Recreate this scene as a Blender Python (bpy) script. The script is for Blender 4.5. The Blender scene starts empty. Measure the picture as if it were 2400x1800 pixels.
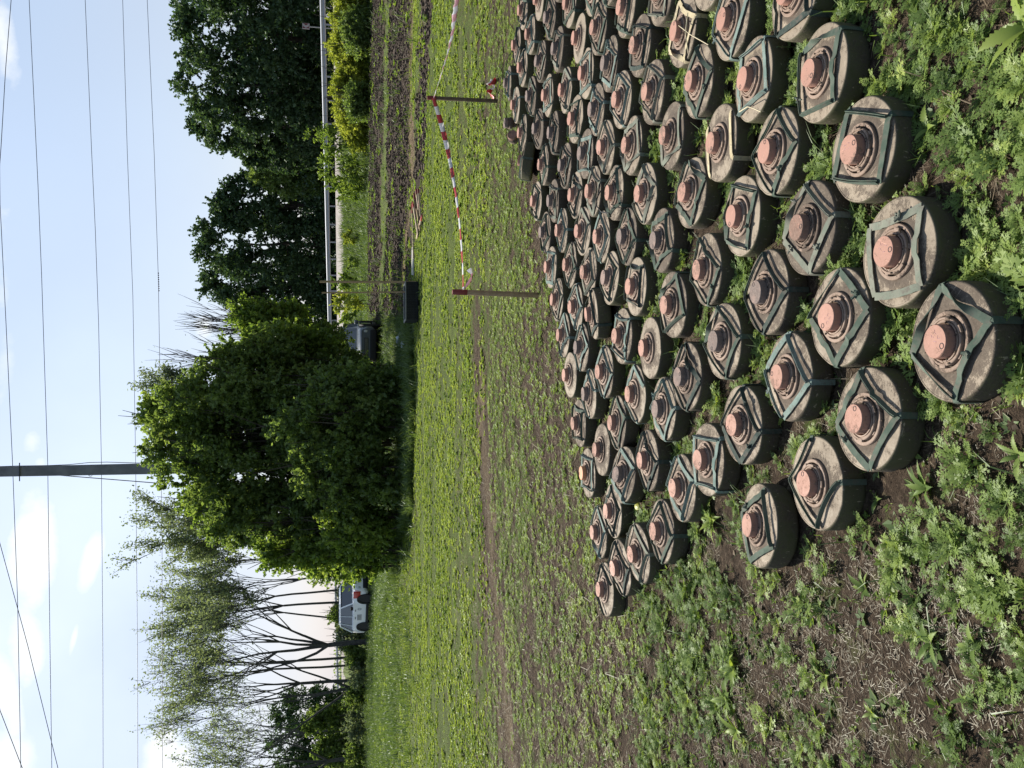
import bpy, bmesh, math, random
import numpy as np
from mathutils import Vector, Matrix
R = math.radians
sc = bpy.context.scene
# ------------------------------------------------------------------ camera
F = 1960.0; PITCH = math.atan(403 / F); EYE = 1.63
cp, sp = math.cos(PITCH), math.sin(PITCH)
cd = bpy.data.cameras.new("camera"); cam = bpy.data.objects.new("camera", cd)
sc.collection.objects.link(cam); sc.camera = cam
cd.sensor_width = 36; cd.lens = F / 2400 * 36; cd.clip_start = 0.05; cd.clip_end = 6000
cam.matrix_world = Matrix(((0, 1, 0, 0), (-sp, 0, -cp, 0), (-cp, 0, sp, EYE), (0, 0, 0, 1)))
def ray(x, y):      # photo pixel (2400x1800 sideways photo) -> world direction with Y component
    u = (900 - y) / F; v = (x - 1200) / F
    return np.array((u, cp - v * sp, -sp - v * cp))
def gp(x, y, z=0.0):
    d = ray(x, y); t = (z - EYE) / d[2]; return np.array((0, 0, EYE)) + d * t
def at(x, y, Y):
    d = ray(x, y); return np.array((0, 0, EYE)) + d * (Y / d[1])
def proj(X, Y, Z=0.0):   # world -> photo pixel (vectorised)
    dz = Z - EYE; zc = Y * cp - dz * sp; dn = -dz * cp - Y * sp
    zc = np.maximum(zc, 0.05)
    return 1200 + F * dn / zc, 900 - F * X / zc
# ------------------------------------------------------------------ light
SUN_AZ, SUN_EL = -22, 46
S = Vector((math.sin(R(SUN_AZ)) * math.cos(R(SUN_EL)), math.cos(R(SUN_AZ)) * math.cos(R(SUN_EL)), math.sin(R(SUN_EL))))
ld = bpy.data.lights.new("sun", 'SUN'); ld.energy = 5.0; ld.angle = R(0.55); ld.color = (1, .94, .84)
lo = bpy.data.objects.new("sun", ld); sc.collection.objects.link(lo); lo.rotation_euler = S.to_track_quat('Z', 'Y').to_euler()
vs = sc.view_settings; vs.view_transform = 'Standard'; vs.look = 'None'; vs.gamma = 1; vs.use_curve_mapping = False; vs.exposure = 0.76
w = bpy.data.worlds.new("World"); sc.world = w; w.use_nodes = True
nt = w.node_tree; nt.nodes.clear()
def N(nt, t, **k):
    n = nt.nodes.new(t)
    for a, b in k.items(): setattr(n, a, b)
    return n
def build_world():
    L = nt.links.new
    out = N(nt, 'ShaderNodeOutputWorld'); bg = N(nt, 'ShaderNodeBackground'); bg.inputs[1].default_value = 0.10
    sky = N(nt, 'ShaderNodeTexSky', sky_type='NISHITA', sun_disc=False, sun_elevation=R(SUN_EL), sun_rotation=R(SUN_AZ))
    sky.air_density = 1.0; sky.dust_density = 1.6; sky.ozone_density = 1.0
    tc = N(nt, 'ShaderNodeTexCoord')
    def M(op, *a, clamp=False):
        n = N(nt, 'ShaderNodeMath', operation=op, use_clamp=clamp)
        for i, v in enumerate(a):
            if hasattr(v, 'is_linked'): L(v, n.inputs[i])
            else: n.inputs[i].default_value = v
        return n.outputs[0]
    def dot(v):
        n = N(nt, 'ShaderNodeVectorMath', operation='DOT_PRODUCT'); L(tc.outputs['Generated'], n.inputs[0]); n.inputs[1].default_value = v
        return n.outputs['Value']
    nz = N(nt, 'ShaderNodeTexNoise'); nz.inputs['Scale'].default_value = 14; nz.inputs['Detail'].default_value = 7; nz.inputs['Roughness'].default_value = .62
    L(tc.outputs['Generated'], nz.inputs['Vector'])
    n2 = N(nt, 'ShaderNodeTexNoise'); n2.inputs['Scale'].default_value = 3.2; n2.inputs['Detail'].default_value = 5
    L(tc.outputs['Generated'], n2.inputs['Vector'])
    nzc = M('MULTIPLY_ADD', nz.outputs['Fac'], 4.6, -2.3)
    # every cloud: direction, half sizes, tilt, strength
    blobs = [(78, 1290, 44, 175, 0, 1), (58, 1500, 34, 110, -14, 1), (22, 1640, 26, 120, -20, .9), (8, 1790, 60, 80, 0, .8), (75, 1035, 22, 34, 0, .8), (95, 1085, 14, 16, 0, .7),
             (214, 1310, 20, 62, 8, .9), (385, 1760, 36, 70, 0, .9), (425, 1800, 30, 60, 0, .9), (5, 90, 30, 120, 0, .9), (12, 860, 26, 90, 8, .55), (478, 765, 20, 26, 0, .8),
             (172, 1500, 6, 34, 4, .6), (-150, 600, 120, 400, 0, .8), (-300, 1500, 160, 500, 0, .8), (600, -300, 40, 120, 0, .7), (500, 2300, 60, 200, 0, .8)]
    tot = None
    for x, y, hx, hy, tilt, k in blobs:
        c = Vector(ray(x, y)).normalized(); zc = 1 / Vector(ray(x, y)).length
        a = Vector(ray(x + 10, y)).normalized() - c; a.normalize(); b = Vector(ray(x, y + 10)).normalized() - c; b.normalize()
        ct, st = math.cos(R(tilt)), math.sin(R(tilt)); a2 = a * ct + b * st; b2 = b * ct - a * st
        sx, sy = hx / F * zc, hy / F * zc
        da = dot(a2); db = dot(b2); dc = dot(c)
        ea = M('POWER', M('ABSOLUTE', M('DIVIDE', M('SUBTRACT', da, a2.dot(c)), sx)), 2.0)
        eb = M('POWER', M('ABSOLUTE', M('DIVIDE', M('SUBTRACT', db, b2.dot(c)), sy)), 2.0)
        front = M('GREATER_THAN', dc, 0.0)
        m = M('SUBTRACT', 1.15, M('ADD', ea, eb))
        m = M('MULTIPLY', M('MULTIPLY', M('ADD', m, nzc), .75, clamp=True), front)
        m = M('MULTIPLY', m, k)
        tot = m if tot is None else M('MAXIMUM', tot, m)
    sep = N(nt, 'ShaderNodeSeparateXYZ'); L(tc.outputs['Generated'], sep.inputs[0])
    el = M('SUBTRACT', 1.0, M('MULTIPLY', sep.outputs[2], 1.15), clamp=True)
    sunny = M('MULTIPLY_ADD', dot(S), .5, .5, clamp=True)
    veil = M('MULTIPLY', M('ADD', M('MULTIPLY', el, .35), M('MULTIPLY', n2.outputs['Fac'], .95), clamp=True), M('POWER', sunny, 1.0), clamp=True)
    vc = N(nt, 'ShaderNodeMixRGB'); L(M('POWER', el, 3.2, clamp=True), vc.inputs[0]); vc.inputs[1].default_value = (3.3, 4.35, 5.75, 1); vc.inputs[2].default_value = (4.7, 4.9, 5.75, 1)
    m1 = N(nt, 'ShaderNodeMixRGB'); L(veil, m1.inputs[0]); L(sky.outputs[0], m1.inputs[1]); L(vc.outputs[0], m1.inputs[2])
    m2 = N(nt, 'ShaderNodeMixRGB'); L(tot, m2.inputs[0]); L(m1.outputs[0], m2.inputs[1]); m2.inputs[2].default_value = (6.8, 7.0, 7.15, 1)
    dk = N(nt, 'ShaderNodeVectorMath', operation='SCALE'); L(m2.outputs[0], dk.inputs[0]); L(M('MULTIPLY_ADD', M('POWER', sunny, 1.4), .58, .45, clamp=True), dk.inputs['Scale'])
    L(dk.outputs[0], bg.inputs[0]); L(bg.outputs[0], out.inputs[0])
build_world()
# ------------------------------------------------------------------ helpers
col = sc.collection
def tag(o, label=None, cat=None, group=None, kind=None):
    if label: o['label'] = label
    if cat: o['category'] = cat
    if group: o['group'] = group
    if kind: o['kind'] = kind
    return o
def empty(name, loc=(0, 0, 0), rz=0, rot=None):
    o = bpy.data.objects.new(name, None); col.objects.link(o); o.location = tuple(loc); o.empty_display_size = .1
    o.rotation_euler = rot if rot else (0, 0, rz)
    return o
def mesh_np(name, V, Q, mat=None, attrs=None, smooth=False):
    """V (n,3); Q (m,3) or (m,4) int array; fast mesh"""
    V = np.asarray(V, dtype=np.float32); Q = np.asarray(Q, dtype=np.int32); k = Q.shape[1]
    me = bpy.data.meshes.new(name)
    me.vertices.add(len(V)); me.vertices.foreach_set('co', V.ravel())
    me.loops.add(Q.size); me.loops.foreach_set('vertex_index', Q.ravel())
    me.polygons.add(len(Q)); me.polygons.foreach_set('loop_start', np.arange(0, Q.size, k, dtype=np.int32))
    me.polygons.foreach_set('use_smooth', np.full(len(Q), smooth, dtype=bool))
    me.update(calc_edges=True)
    if attrs:
        for an, av in attrs.items():
            a = me.attributes.new(an, 'FLOAT', 'POINT'); a.data.foreach_set('value', np.asarray(av, dtype=np.float32))
    if mat: me.materials.append(mat)
    return me
def link(name, me, parent=None):
    o = bpy.data.objects.new(name, me); col.objects.link(o)
    if parent: o.parent = parent
    return o
class MB:
    """collects boxes, tubes and lathes in one mesh"""
    def __init__(s): s.bm = bmesh.new()
    def box(s, c, size, rot=None, bevel=0):
        r = bmesh.ops.create_cube(s.bm, size=1); vs_ = r['verts']
        m = Matrix.Translation(Vector(c)) @ (rot.to_4x4() if rot else Matrix()) @ Matrix.Diagonal((*size, 1))
        bmesh.ops.transform(s.bm, matrix=m, verts=vs_)
        if bevel:
            es = list({e for v in vs_ for e in v.link_edges}); bmesh.ops.bevel(s.bm, geom=es, offset=bevel, segments=2, affect='EDGES', profile=.5)
        return s
    def tube(s, pts, r, n=8, cap=True):
        pts = [Vector(p) for p in pts]; rs = r if isinstance(r, (list, tuple)) else [r] * len(pts); rings = []
        for i, p in enumerate(pts):
            d = (pts[min(i + 1, len(pts) - 1)] - pts[max(i - 1, 0)]).normalized()
            up = Vector((0, 0, 1)) if abs(d.z) < .9 else Vector((1, 0, 0))
            a = d.cross(up).normalized(); b = d.cross(a).normalized()
            rings.append([s.bm.verts.new(p + (a * math.cos(t) + b * math.sin(t)) * rs[i]) for t in [2 * math.pi * k / n for k in range(n)]])
        for A, B in zip(rings, rings[1:]):
            for k in range(n): s.bm.faces.new((A[k], A[(k + 1) % n], B[(k + 1) % n], B[k]))
        if cap: s.bm.faces.new(rings[0]); s.bm.faces.new(rings[-1][::-1])
        return s
    def lathe(s, prof, n=48, m=None, a0=0, wob=None):
        rings = []
        for r, z in prof:
            if r < 1e-5: rings.append([s.bm.verts.new((0, 0, z))]); continue
            rings.append([s.bm.verts.new((r * math.cos(2 * math.pi * k / n), r * math.sin(2 * math.pi * k / n), z)) for k in range(n)])
        for A, B in zip(rings, rings[1:]):
            for k in range(n):
                if len(A) == 1 and len(B) == 1: continue
                if len(A) == 1: s.bm.faces.new((A[0], B[k], B[(k + 1) % n]))
                elif len(B) == 1: s.bm.faces.new((A[k], B[0], A[(k + 1) % n]))
                else: s.bm.faces.new((A[k], B[k], B[(k + 1) % n], A[(k + 1) % n]))
        if m: bmesh.ops.transform(s.bm, matrix=m, verts=[v for r_ in rings for v in r_])
        return s
    def poly(s, pts):
        s.bm.faces.new([s.bm.verts.new(p) for p in pts]); return s
    def ribbon(s, pts, sides, widths, th=.0015):
        """flat strip: centre pts, side vectors, widths; thickness th"""
        a = []
        for i, (p, sd, w_) in enumerate(zip(pts, sides, widths)):
            p = Vector(p); sd = Vector(sd).normalized()
            d = (Vector(pts[min(i + 1, len(pts) - 1)]) - Vector(pts[max(i - 1, 0)])).normalized(); n_ = sd.cross(d).normalized() * th / 2
            a.append([s.bm.verts.new(q) for q in (p + sd * w_ / 2 + n_, p - sd * w_ / 2 + n_, p - sd * w_ / 2 - n_, p + sd * w_ / 2 - n_)])
        for A, B in zip(a, a[1:]):
            for k in range(4): s.bm.faces.new((A[k], A[(k + 1) % 4], B[(k + 1) % 4], B[k]))
        s.bm.faces.new(a[0][::-1]); s.bm.faces.new(a[-1]); return s
    def done(s, name, mat, parent=None, smooth=30):
        bmesh.ops.recalc_face_normals(s.bm, faces=s.bm.faces)
        me = bpy.data.meshes.new(name); s.bm.to_mesh(me); s.bm.free()
        if smooth:
            me.shade_smooth(); me.set_sharp_from_angle(angle=R(smooth))
        me.materials.append(mat)
        return link(name, me, parent) if parent is not False else me
def hash2(ix, iy, seed):
    h = (ix.astype(np.int64) * 374761393 + iy.astype(np.int64) * 668265263 + seed * 1442695041) & 0x7fffffff
    h = ((h ^ (h >> 13)) * 1274126177) & 0x7fffffff
    return ((h ^ (h >> 16)) & 0xffff) / 65535.0
def vnoise(x, y, seed=0):
    x = np.asarray(x, float); y = np.asarray(y, float)
    ix = np.floor(x); iy = np.floor(y); fx = x - ix; fy = y - iy; fx = fx * fx * (3 - 2 * fx); fy = fy * fy * (3 - 2 * fy)
    a = hash2(ix, iy, seed); b = hash2(ix + 1, iy, seed); c = hash2(ix, iy + 1, seed); d = hash2(ix + 1, iy + 1, seed)
    return (a * (1 - fx) + b * fx) * (1 - fy) + (c * (1 - fx) + d * fx) * fy
def fbm(x, y, o=4, seed=0):
    t = 0; a = .5; s_ = 0
    for k in range(o): t = t + a * vnoise(x * 2 ** k, y * 2 ** k, seed + k * 17); s_ += a; a *= .5
    return t / s_
def sstep(a, b, x): t = np.clip((x - a) / (b - a), 0, 1); return t * t * (3 - 2 * t)
# ------------------------------------------------------------------ materials
def mat(name, base=(.5, .5, .5), rough=.8, metal=0, spec=.3):
    m = bpy.data.materials.new(name); m.use_nodes = True; b = m.node_tree.nodes['Principled BSDF']
    b.inputs['Base Color'].default_value = (*base, 1); b.inputs['Roughness'].default_value = rough; b.inputs['Metallic'].default_value = metal
    b.inputs['Specular IOR Level'].default_value = spec
    return m
def nodes(m): return m.node_tree, m.node_tree.nodes['Principled BSDF'], m.node_tree.links.new
def ramp(nt, fac, stops, interp='LINEAR'):
    r = N(nt, 'ShaderNodeValToRGB'); r.color_ramp.interpolation = interp; e = r.color_ramp.elements
    while len(e) < len(stops): e.new(.5)
    for i, (p, c) in enumerate(stops): e[i].position = p; e[i].color = (*c, 1) if len(c) == 3 else c
    nt.links.new(fac, r.inputs[0]); return r.outputs[0]
def noise(nt, scale, detail=4, vec=None, rough=.55):
    n = N(nt, 'ShaderNodeTexNoise'); n.inputs['Scale'].default_value = scale; n.inputs['Detail'].default_value = detail; n.inputs['Roughness'].default_value = rough
    if vec is not None: nt.links.new(vec, n.inputs['Vector'])
    return n.outputs['Fac']
def mth(nt, op, a, b=0.0, clamp=False, c=None):
    n = N(nt, 'ShaderNodeMath', operation=op, use_clamp=clamp)
    for i, v in enumerate((a, b) if c is None else (a, b, c)):
        if hasattr(v, 'is_linked'): nt.links.new(v, n.inputs[i])
        else: n.inputs[i].default_value = v
    return n.outputs[0]
def mixc(nt, f, a, b, mode='MIX'):
    n = N(nt, 'ShaderNodeMixRGB', blend_type=mode)
    for i, v in enumerate((f, a, b)):
        if hasattr(v, 'is_linked'): nt.links.new(v, n.inputs[i])
        else: n.inputs[i].default_value = v if i == 0 else (*v, 1)
    return n.outputs[0]
def bump(m, h, strength=.5, dist=.01):
    nt, b, L = nodes(m); n = N(nt, 'ShaderNodeBump'); n.inputs['Strength'].default_value = strength; n.inputs['Distance'].default_value = dist
    L(h, n.inputs['Height']); L(n.outputs[0], b.inputs['Normal'])
def noisy(name, c1, c2, scale, rough=.8, metal=0, b=.3, dist=.005, obj=True, spec=.3):
    m = mat(name, c1, rough, metal, spec); nt, bs, L = nodes(m); tc = N(nt, 'ShaderNodeTexCoord')
    f = noise(nt, scale, 5, tc.outputs['Object' if obj else 'Generated']); L(ramp(nt, f, [(.35, c1), (.65, c2)]), bs.inputs['Base Color'])
    if b: bump(m, f, b, dist)
    return m
def leaf_mat(name, stops, trans=.45, gloss=.12, nscale=.6, tint_amt=1.0, rough=.45):
    """stops: colours from dark to light, chosen by the leaf's own tint value"""
    m = bpy.data.materials.new(name); m.use_nodes = True; nt = m.node_tree; nt.nodes.clear(); L = nt.links.new
    out = N(nt, 'ShaderNodeOutputMaterial'); at_ = N(nt, 'ShaderNodeAttribute', attribute_name='tint')
    geo = N(nt, 'ShaderNodeNewGeometry'); f = mth(nt, 'ADD', mth(nt, 'MULTIPLY', at_.outputs['Fac'], .7), mth(nt, 'MULTIPLY', geo.outputs['Random Per Island'], .3))
    c = ramp(nt, f, stops)
    d = N(nt, 'ShaderNodeBsdfDiffuse'); t = N(nt, 'ShaderNodeBsdfTranslucent'); g_ = N(nt, 'ShaderNodeBsdfGlossy'); g_.inputs['Roughness'].default_value = rough
    L(c, d.inputs[0]); ct = mixc(nt, 1.0, c, (1.2, 1.2, .6), 'MULTIPLY'); L(ct, t.inputs[0])
    s1 = N(nt, 'ShaderNodeMixShader'); s1.inputs[0].default_value = trans; L(d.outputs[0], s1.inputs[1]); L(t.outputs[0], s1.inputs[2])
    s2 = N(nt, 'ShaderNodeMixShader'); s2.inputs[0].default_value = gloss; L(s1.outputs[0], s2.inputs[1]); L(g_.outputs[0], s2.inputs[2]); g_.inputs[0].default_value = (.7, .75, .7, 1)
    L(s2.outputs[0], out.inputs[0]); return m
MAT = {}
MAT['bark'] = noisy('bark', (.045, .038, .03), (.09, .075, .06), 6, .9, b=.5, dist=.02)
MAT['grey_bark'] = noisy('grey_bark', (.05, .048, .048), (.10, .095, .09), 6, .9, b=.5, dist=.02)
MAT['leaf_dark'] = leaf_mat('leaf_dark', [(.0, (.026, .056, .026)), (.5, (.058, .108, .045)), (1, (.115, .175, .078))], .38, .04)
MAT['leaf_mid'] = leaf_mat('leaf_mid', [(.0, (.07, .12, .035)), (.5, (.16, .235, .07)), (1, (.28, .35, .12))], .55, .03)
MAT['leaf_light'] = leaf_mat('leaf_light', [(.0, (.10, .17, .035)), (.5, (.19, .28, .06)), (1, (.31, .38, .10))], .55, .03)
MAT['leaf_yellow'] = leaf_mat('leaf_yellow', [(.0, (.17, .22, .04)), (.5, (.33, .38, .07)), (1, (.50, .52, .12))], .55, .02)
MAT['leaf_pale'] = leaf_mat('leaf_pale', [(.0, (.12, .155, .10)), (.5, (.20, .25, .155)), (1, (.29, .34, .22))], .45, .03)
MAT['weed'] = leaf_mat('weed', [(.0, (.06, .10, .028)), (.35, (.12, .185, .05)), (.65, (.21, .29, .08)), (1, (.34, .42, .12))], .45, .015)
MAT['weed_bright'] = leaf_mat('weed_bright', [(.0, (.10, .155, .028)), (.5, (.23, .31, .06)), (1, (.40, .46, .13))], .45, .03)
MAT['grass'] = leaf_mat('grass', [(.0, (.05, .085, .025)), (.5, (.10, .155, .045)), (1, (.19, .245, .085))], .42, .04)
MAT['dry'] = leaf_mat('dry', [(.0, (.07, .050, .032)), (.5, (.13, .095, .062)), (1, (.26, .20, .13))], .15, .03)
# ------------------------------------------------------------------ ground
RA = at(747, -100, 48.0); RB = at(793, 1750, 160.0)         # two points on the guardrail top, right and left end
RD = (RB - RA)[:2]; RL = np.linalg.norm(RD); RD = RD / RL; RN = np.array((RD[1], -RD[0]))
if RN[1] > 0: RN = -RN                                     # RN points from the road to the field
def road_s(X, Y): return (X - RA[0]) * RN[0] + (Y - RA[1]) * RN[1]      # distance before the guardrail
def road_t(X, Y): return ((X - RA[0]) * RD[0] + (Y - RA[1]) * RD[1]) / RL
def rail_z(t): return RA[2] + (RB[2] - RA[2]) * np.clip(t, -.6, 1.6)
BY = np.array((-200, 0, 450, 640, 760, 860))
BANDS = [np.array(b) for b in ((884, 880, 868, 868, 869, 872), (910, 906, 896, 893, 890, 889), (915, 911, 905, 899, 896, 893), (966, 962, 958, 940, 926, 915), (998, 992, 964, 948, 938, 920), (1024, 1015, 985, 962, 950, 930))]
def zones(X, Y):
    """masks from the position of the ground point on the field: soil ridges, straw, greens"""
    x, y = proj(X, Y, 0.0)
    wob = (fbm(X * 1.1, Y * .8, 4, 5) - .5) * 2
    px = 60 / np.maximum(Y, 5)
    xx = x + wob * 10 * np.clip((x - 840) / 120, .25, 1.3)
    b = [np.interp(y, BY, q) for q in BANDS]
    inx = sstep(905, 820, y) * (Y > 9) * (y > -900)
    e = 3.5
    def band(lo, hi): return sstep(lo - e, lo + e, xx) * sstep(hi + e, hi - e, xx) * inx
    d1 = band(b[0], b[1]); gr1 = band(b[1], b[2]); d2 = band(b[2], b[3]); st = band(b[3], b[3] + 9) * .9; gr2 = band(b[3] + 9, b[4]); d3 = band(b[4], b[5])
    return x, y, d1, gr1, d2, st, gr2, d3
def ground_z(X, Y, fine=True):
    X = np.asarray(X, float); Y = np.asarray(Y, float)
    x, y, d1, gr1, d2, st, gr2, d3 = zones(X, Y)
    z = np.zeros_like(X)
    rough = fbm(X * 3, Y * 3, 4, 9) - .35
    lump = fbm(X * .9, Y * .9, 3, 21)
    pile = 1 - np.exp(-((x - 972) / 16) ** 2 - ((y - 520) / 95) ** 2)
    z = z + d1 * (.06 + .26 * np.clip(rough, 0, 1) + .10 * lump) - d2 * (.10 - .26 * np.clip(rough, 0, 1)) - d3 * .06 * pile + d3 * .12 * np.clip(rough, 0, 1) * pile
    s = road_s(X, Y); t = road_t(X, Y); zr = rail_z(t) - .78
    up = sstep(9.5, 1.6, s) * sstep(-24, -9, s)
    z = z * (1 - up) + (zr - .50 * sstep(.7, 1.3, s)) * up
    z = z + (fbm(X * .25, Y * .25, 2, 3) - .5) * .10 * sstep(9, 16, Y) * (1 - up)
    if fine:
        mine_zone = sstep(9.5, 7.5, Y)
        z = z + (fbm(X * 9, Y * 9, 4, 33) - .5) * .055 * (1 - .3 * mine_zone) + (fbm(X * 2.2, Y * 2.2, 2, 41) - .5) * .03 - .006
    return z
def build_ground():
    ys = [-7.0]
    while ys[-1] < 5000:
        y0 = ys[-1]; a = abs(y0)
        ys.append(y0 + (0.05 if -1 < y0 < 3.2 else .016 * max(a, 3.2) if y0 < 95 else .05 * a))
    ys = np.array(ys); n = 420
    u = np.linspace(-1, 1, n); u = u * (.55 + .45 * np.abs(u) ** 3)
    W = 4.2 + 1.0 * np.maximum(ys, 0)
    X = W[:, None] * u[None, :]; Y = np.repeat(ys[:, None], n, 1)
    Z = ground_z(X, Y)
    x, y, d1, gr1, d2, st, gr2, d3 = zones(X, Y)
    s = road_s(X, Y); tt = road_t(X, Y)
    # green: how much low plant cover grows there
    g = np.full_like(X, .36)
    g = g + .28 * sstep(1330, 1180, x) + .30 * sstep(1140, 1085, x)
    g = g + .2 * sstep(980, 930, x) * (1 - sstep(905, 820, y))
    tx = np.interp(y, (0, 600, 1000, 1300, 1750, 2200), (1080, 1105, 1128, 1152, 1192, 1225)); trk = np.exp(-((x - tx - 8 * (fbm(X, Y, 2, 8) - .5)) / np.interp(y, (500, 1000, 1500), (9, 13, 17))) ** 2) * sstep(500, 1100, y)
    g = g - .62 * trk
    mg = np.interp(y, (900, 1200, 1500, 1750, 2200), (975, 972, 935, 925, 915)); trk2 = np.exp(-((x - mg) / 7) ** 2) * sstep(1000, 1250, y); g = g - .35 * trk2
    g = g + (fbm(X * .8, Y * 2.2, 3, 77) - .5) * .5
    straw = np.clip(st + .55 * trk + .4 * trk2 + .35 * (fbm(X * 1.5, Y * 3, 3, 55) > .62) * (x > 1100), 0, 1)
    dirt = np.clip(d1 + d2 + d3, 0, 1)
    clump = (fbm(X * 1.3, Y * 1.0, 4, 99) > .64) * .6
    g = g * (1 - dirt) + dirt * clump * .6; g = np.clip(g, 0, 1); g = np.maximum(g, .42 * gr1 + .6 * gr2); straw = np.clip(straw + .35 * gr1, 0, 1)
    slope = sstep(10.5, 8.5, s) * sstep(-60, -40, -abs(s) * 0 - 1); slope = sstep(10.5, 8.5, s)
    g = np.maximum(g, slope * .9); dirt = dirt * (1 - slope); straw = straw * (1 - slope)
    i = np.arange(len(ys) - 1)[:, None] * n + np.arange(n - 1)[None, :]
    Q = np.stack((i, i + 1, i + n + 1, i + n), -1).reshape(-1, 4)
    m = mat('ground', rough=1.0, spec=.1); nt, b, L = nodes(m)
    tc = N(nt, 'ShaderNodeTexCoord').outputs['Object']
    def A(n_): return N(nt, 'ShaderNodeAttribute', attribute_name=n_).outputs['Fac']
    n1 = noise(nt, 40, 8, tc, .7); n2 = noise(nt, 5, 6, tc, .6); n3 = noise(nt, 160, 4, tc, .7)
    soil = ramp(nt, n1, [(.3, (.032, .023, .016)), (.52, (.088, .064, .045)), (.70, (.21, .155, .108))])
    soil = mixc(nt, mth(nt, 'MULTIPLY', A('dirt'), .5), soil, (.035, .029, .025))
    gc = ramp(nt, noise(nt, 2.2, 6, tc, .65), [(.3, (.06, .10, .022)), (.5, (.12, .19, .035)), (.7, (.19, .27, .05))])
    gc = mixc(nt, mth(nt, 'MULTIPLY', noise(nt, 90, 3, tc, .7), .6), gc, (.07, .09, .025))
    sc_ = ramp(nt, n3, [(.3, (.10, .075, .045)), (.7, (.34, .26, .16))])
    gm = ramp(nt, mth(nt, 'ADD', A('green'), mth(nt, 'MULTIPLY', mth(nt, 'SUBTRACT', n2, .5), 1.6)), [(.52, (0, 0, 0)), (.75, (1, 1, 1))])
    gm2 = mth(nt, 'MULTIPLY', gm, ramp(nt, noise(nt, 60, 3, tc, .8), [(.38, (.1, .1, .1)), (.55, (1, 1, 1))]))
    c = mixc(nt, gm2, soil, gc)
    sm = ramp(nt, mth(nt, 'ADD', mth(nt, 'MULTIPLY', A('straw'), .7), mth(nt, 'MULTIPLY', n3, .6)), [(.55, (0, 0, 0)), (.85, (1, 1, 1))])
    c = mixc(nt, sm, c, sc_)
    L(c, b.inputs['Base Color'])
    bump(m, mth(nt, 'ADD', n1, mth(nt, 'MULTIPLY', n3, .5)), 1.0, .035)
    me = mesh_np('field', np.stack((X, Y, Z), -1).reshape(-1, 3), Q, m, {'green': g.ravel(), 'dirt': dirt.ravel(), 'straw': straw.ravel()}, True)
    tag(link('field', me), kind='structure')
build_ground()
def road_pt(t, s, z): p = RA[:2] + RD * RL * t + RN * s; return (p[0], p[1], z)
def build_road():
    asph = noisy('asphalt', (.10, .10, .105), (.14, .14, .14), 3, .9, b=.2)
    conc = noisy('concrete', (.28, .25, .22), (.38, .34, .31), 1.2, .85, b=.2)
    ts = np.linspace(-.5, 1.5, 80)
    for nm, s0, s1, z0, z1, mt in (('road', -.5, -6.5, .03, .05, asph), ('road_shoulder', 1.9, 1.15, -.53, -.02, conc), ('road_verge', 1.14, -.45, -.02, .03, conc)):
        V = []; Q = []
        for k, t in enumerate(ts):
            zr = rail_z(t) - .78
            a = (-.02 if nm == 'road' else -.3)
            V += [road_pt(t, s0, zr + z0), road_pt(t, s1, zr + z1), road_pt(t, s1 + (-.01), zr + z1 + a), road_pt(t, s0 + .01, zr + z0 + a)]
            if k:
                j = 4 * k
                for q in range(4): Q.append((j - 4 + q, j - 4 + (q + 1) % 4, j + (q + 1) % 4, j + q))
        tag(link(nm, mesh_np(nm, V, Q, mt)), kind='structure')
    steel = mat('galvanised_steel', (.30, .32, .36), .6, .25); 
    root = empty('guardrail', road_pt(0, 0, 0))
    tag(root, 'long galvanised steel guardrail along the road embankment in front of the dark trees', 'guardrail')
    off = Vector(root.location)
    prof = [(0, 0), (.04, -.03), (.075, -.075), (.04, -.12), (.015, -.155), (.04, -.19), (.075, -.235), (.04, -.28), (0, -.31)]
    V = []; Q = []; k = len(prof)
    for j, t in enumerate(ts):
        for s_, dz in prof: V.append(Vector(road_pt(t, s_, rail_z(t) + dz)) - off)
        if j:
            for q in range(k - 1): Q.append(((j - 1) * k + q, (j - 1) * k + q + 1, j * k + q + 1, j * k + q))
    link('rail_beam', mesh_np('rail_beam', V, Q, steel, smooth=True), root)
    for i in range(86):
        t = -.02 + i * 2.0 / RL * .85
        if t > 1.05: break
        p = Vector(road_pt(t, -.04, rail_z(t))) - off
        if i == 0: me = MB().box((0, 0, -.5), (.06, .1, .95)).done('rail_post', steel, False); post = link('rail_post', me, root)
        else: post = link('rail_post', me, root)
        post.location = p; post.rotation_euler = (0, 0, math.atan2(RD[1], RD[0]))
build_road()
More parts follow.
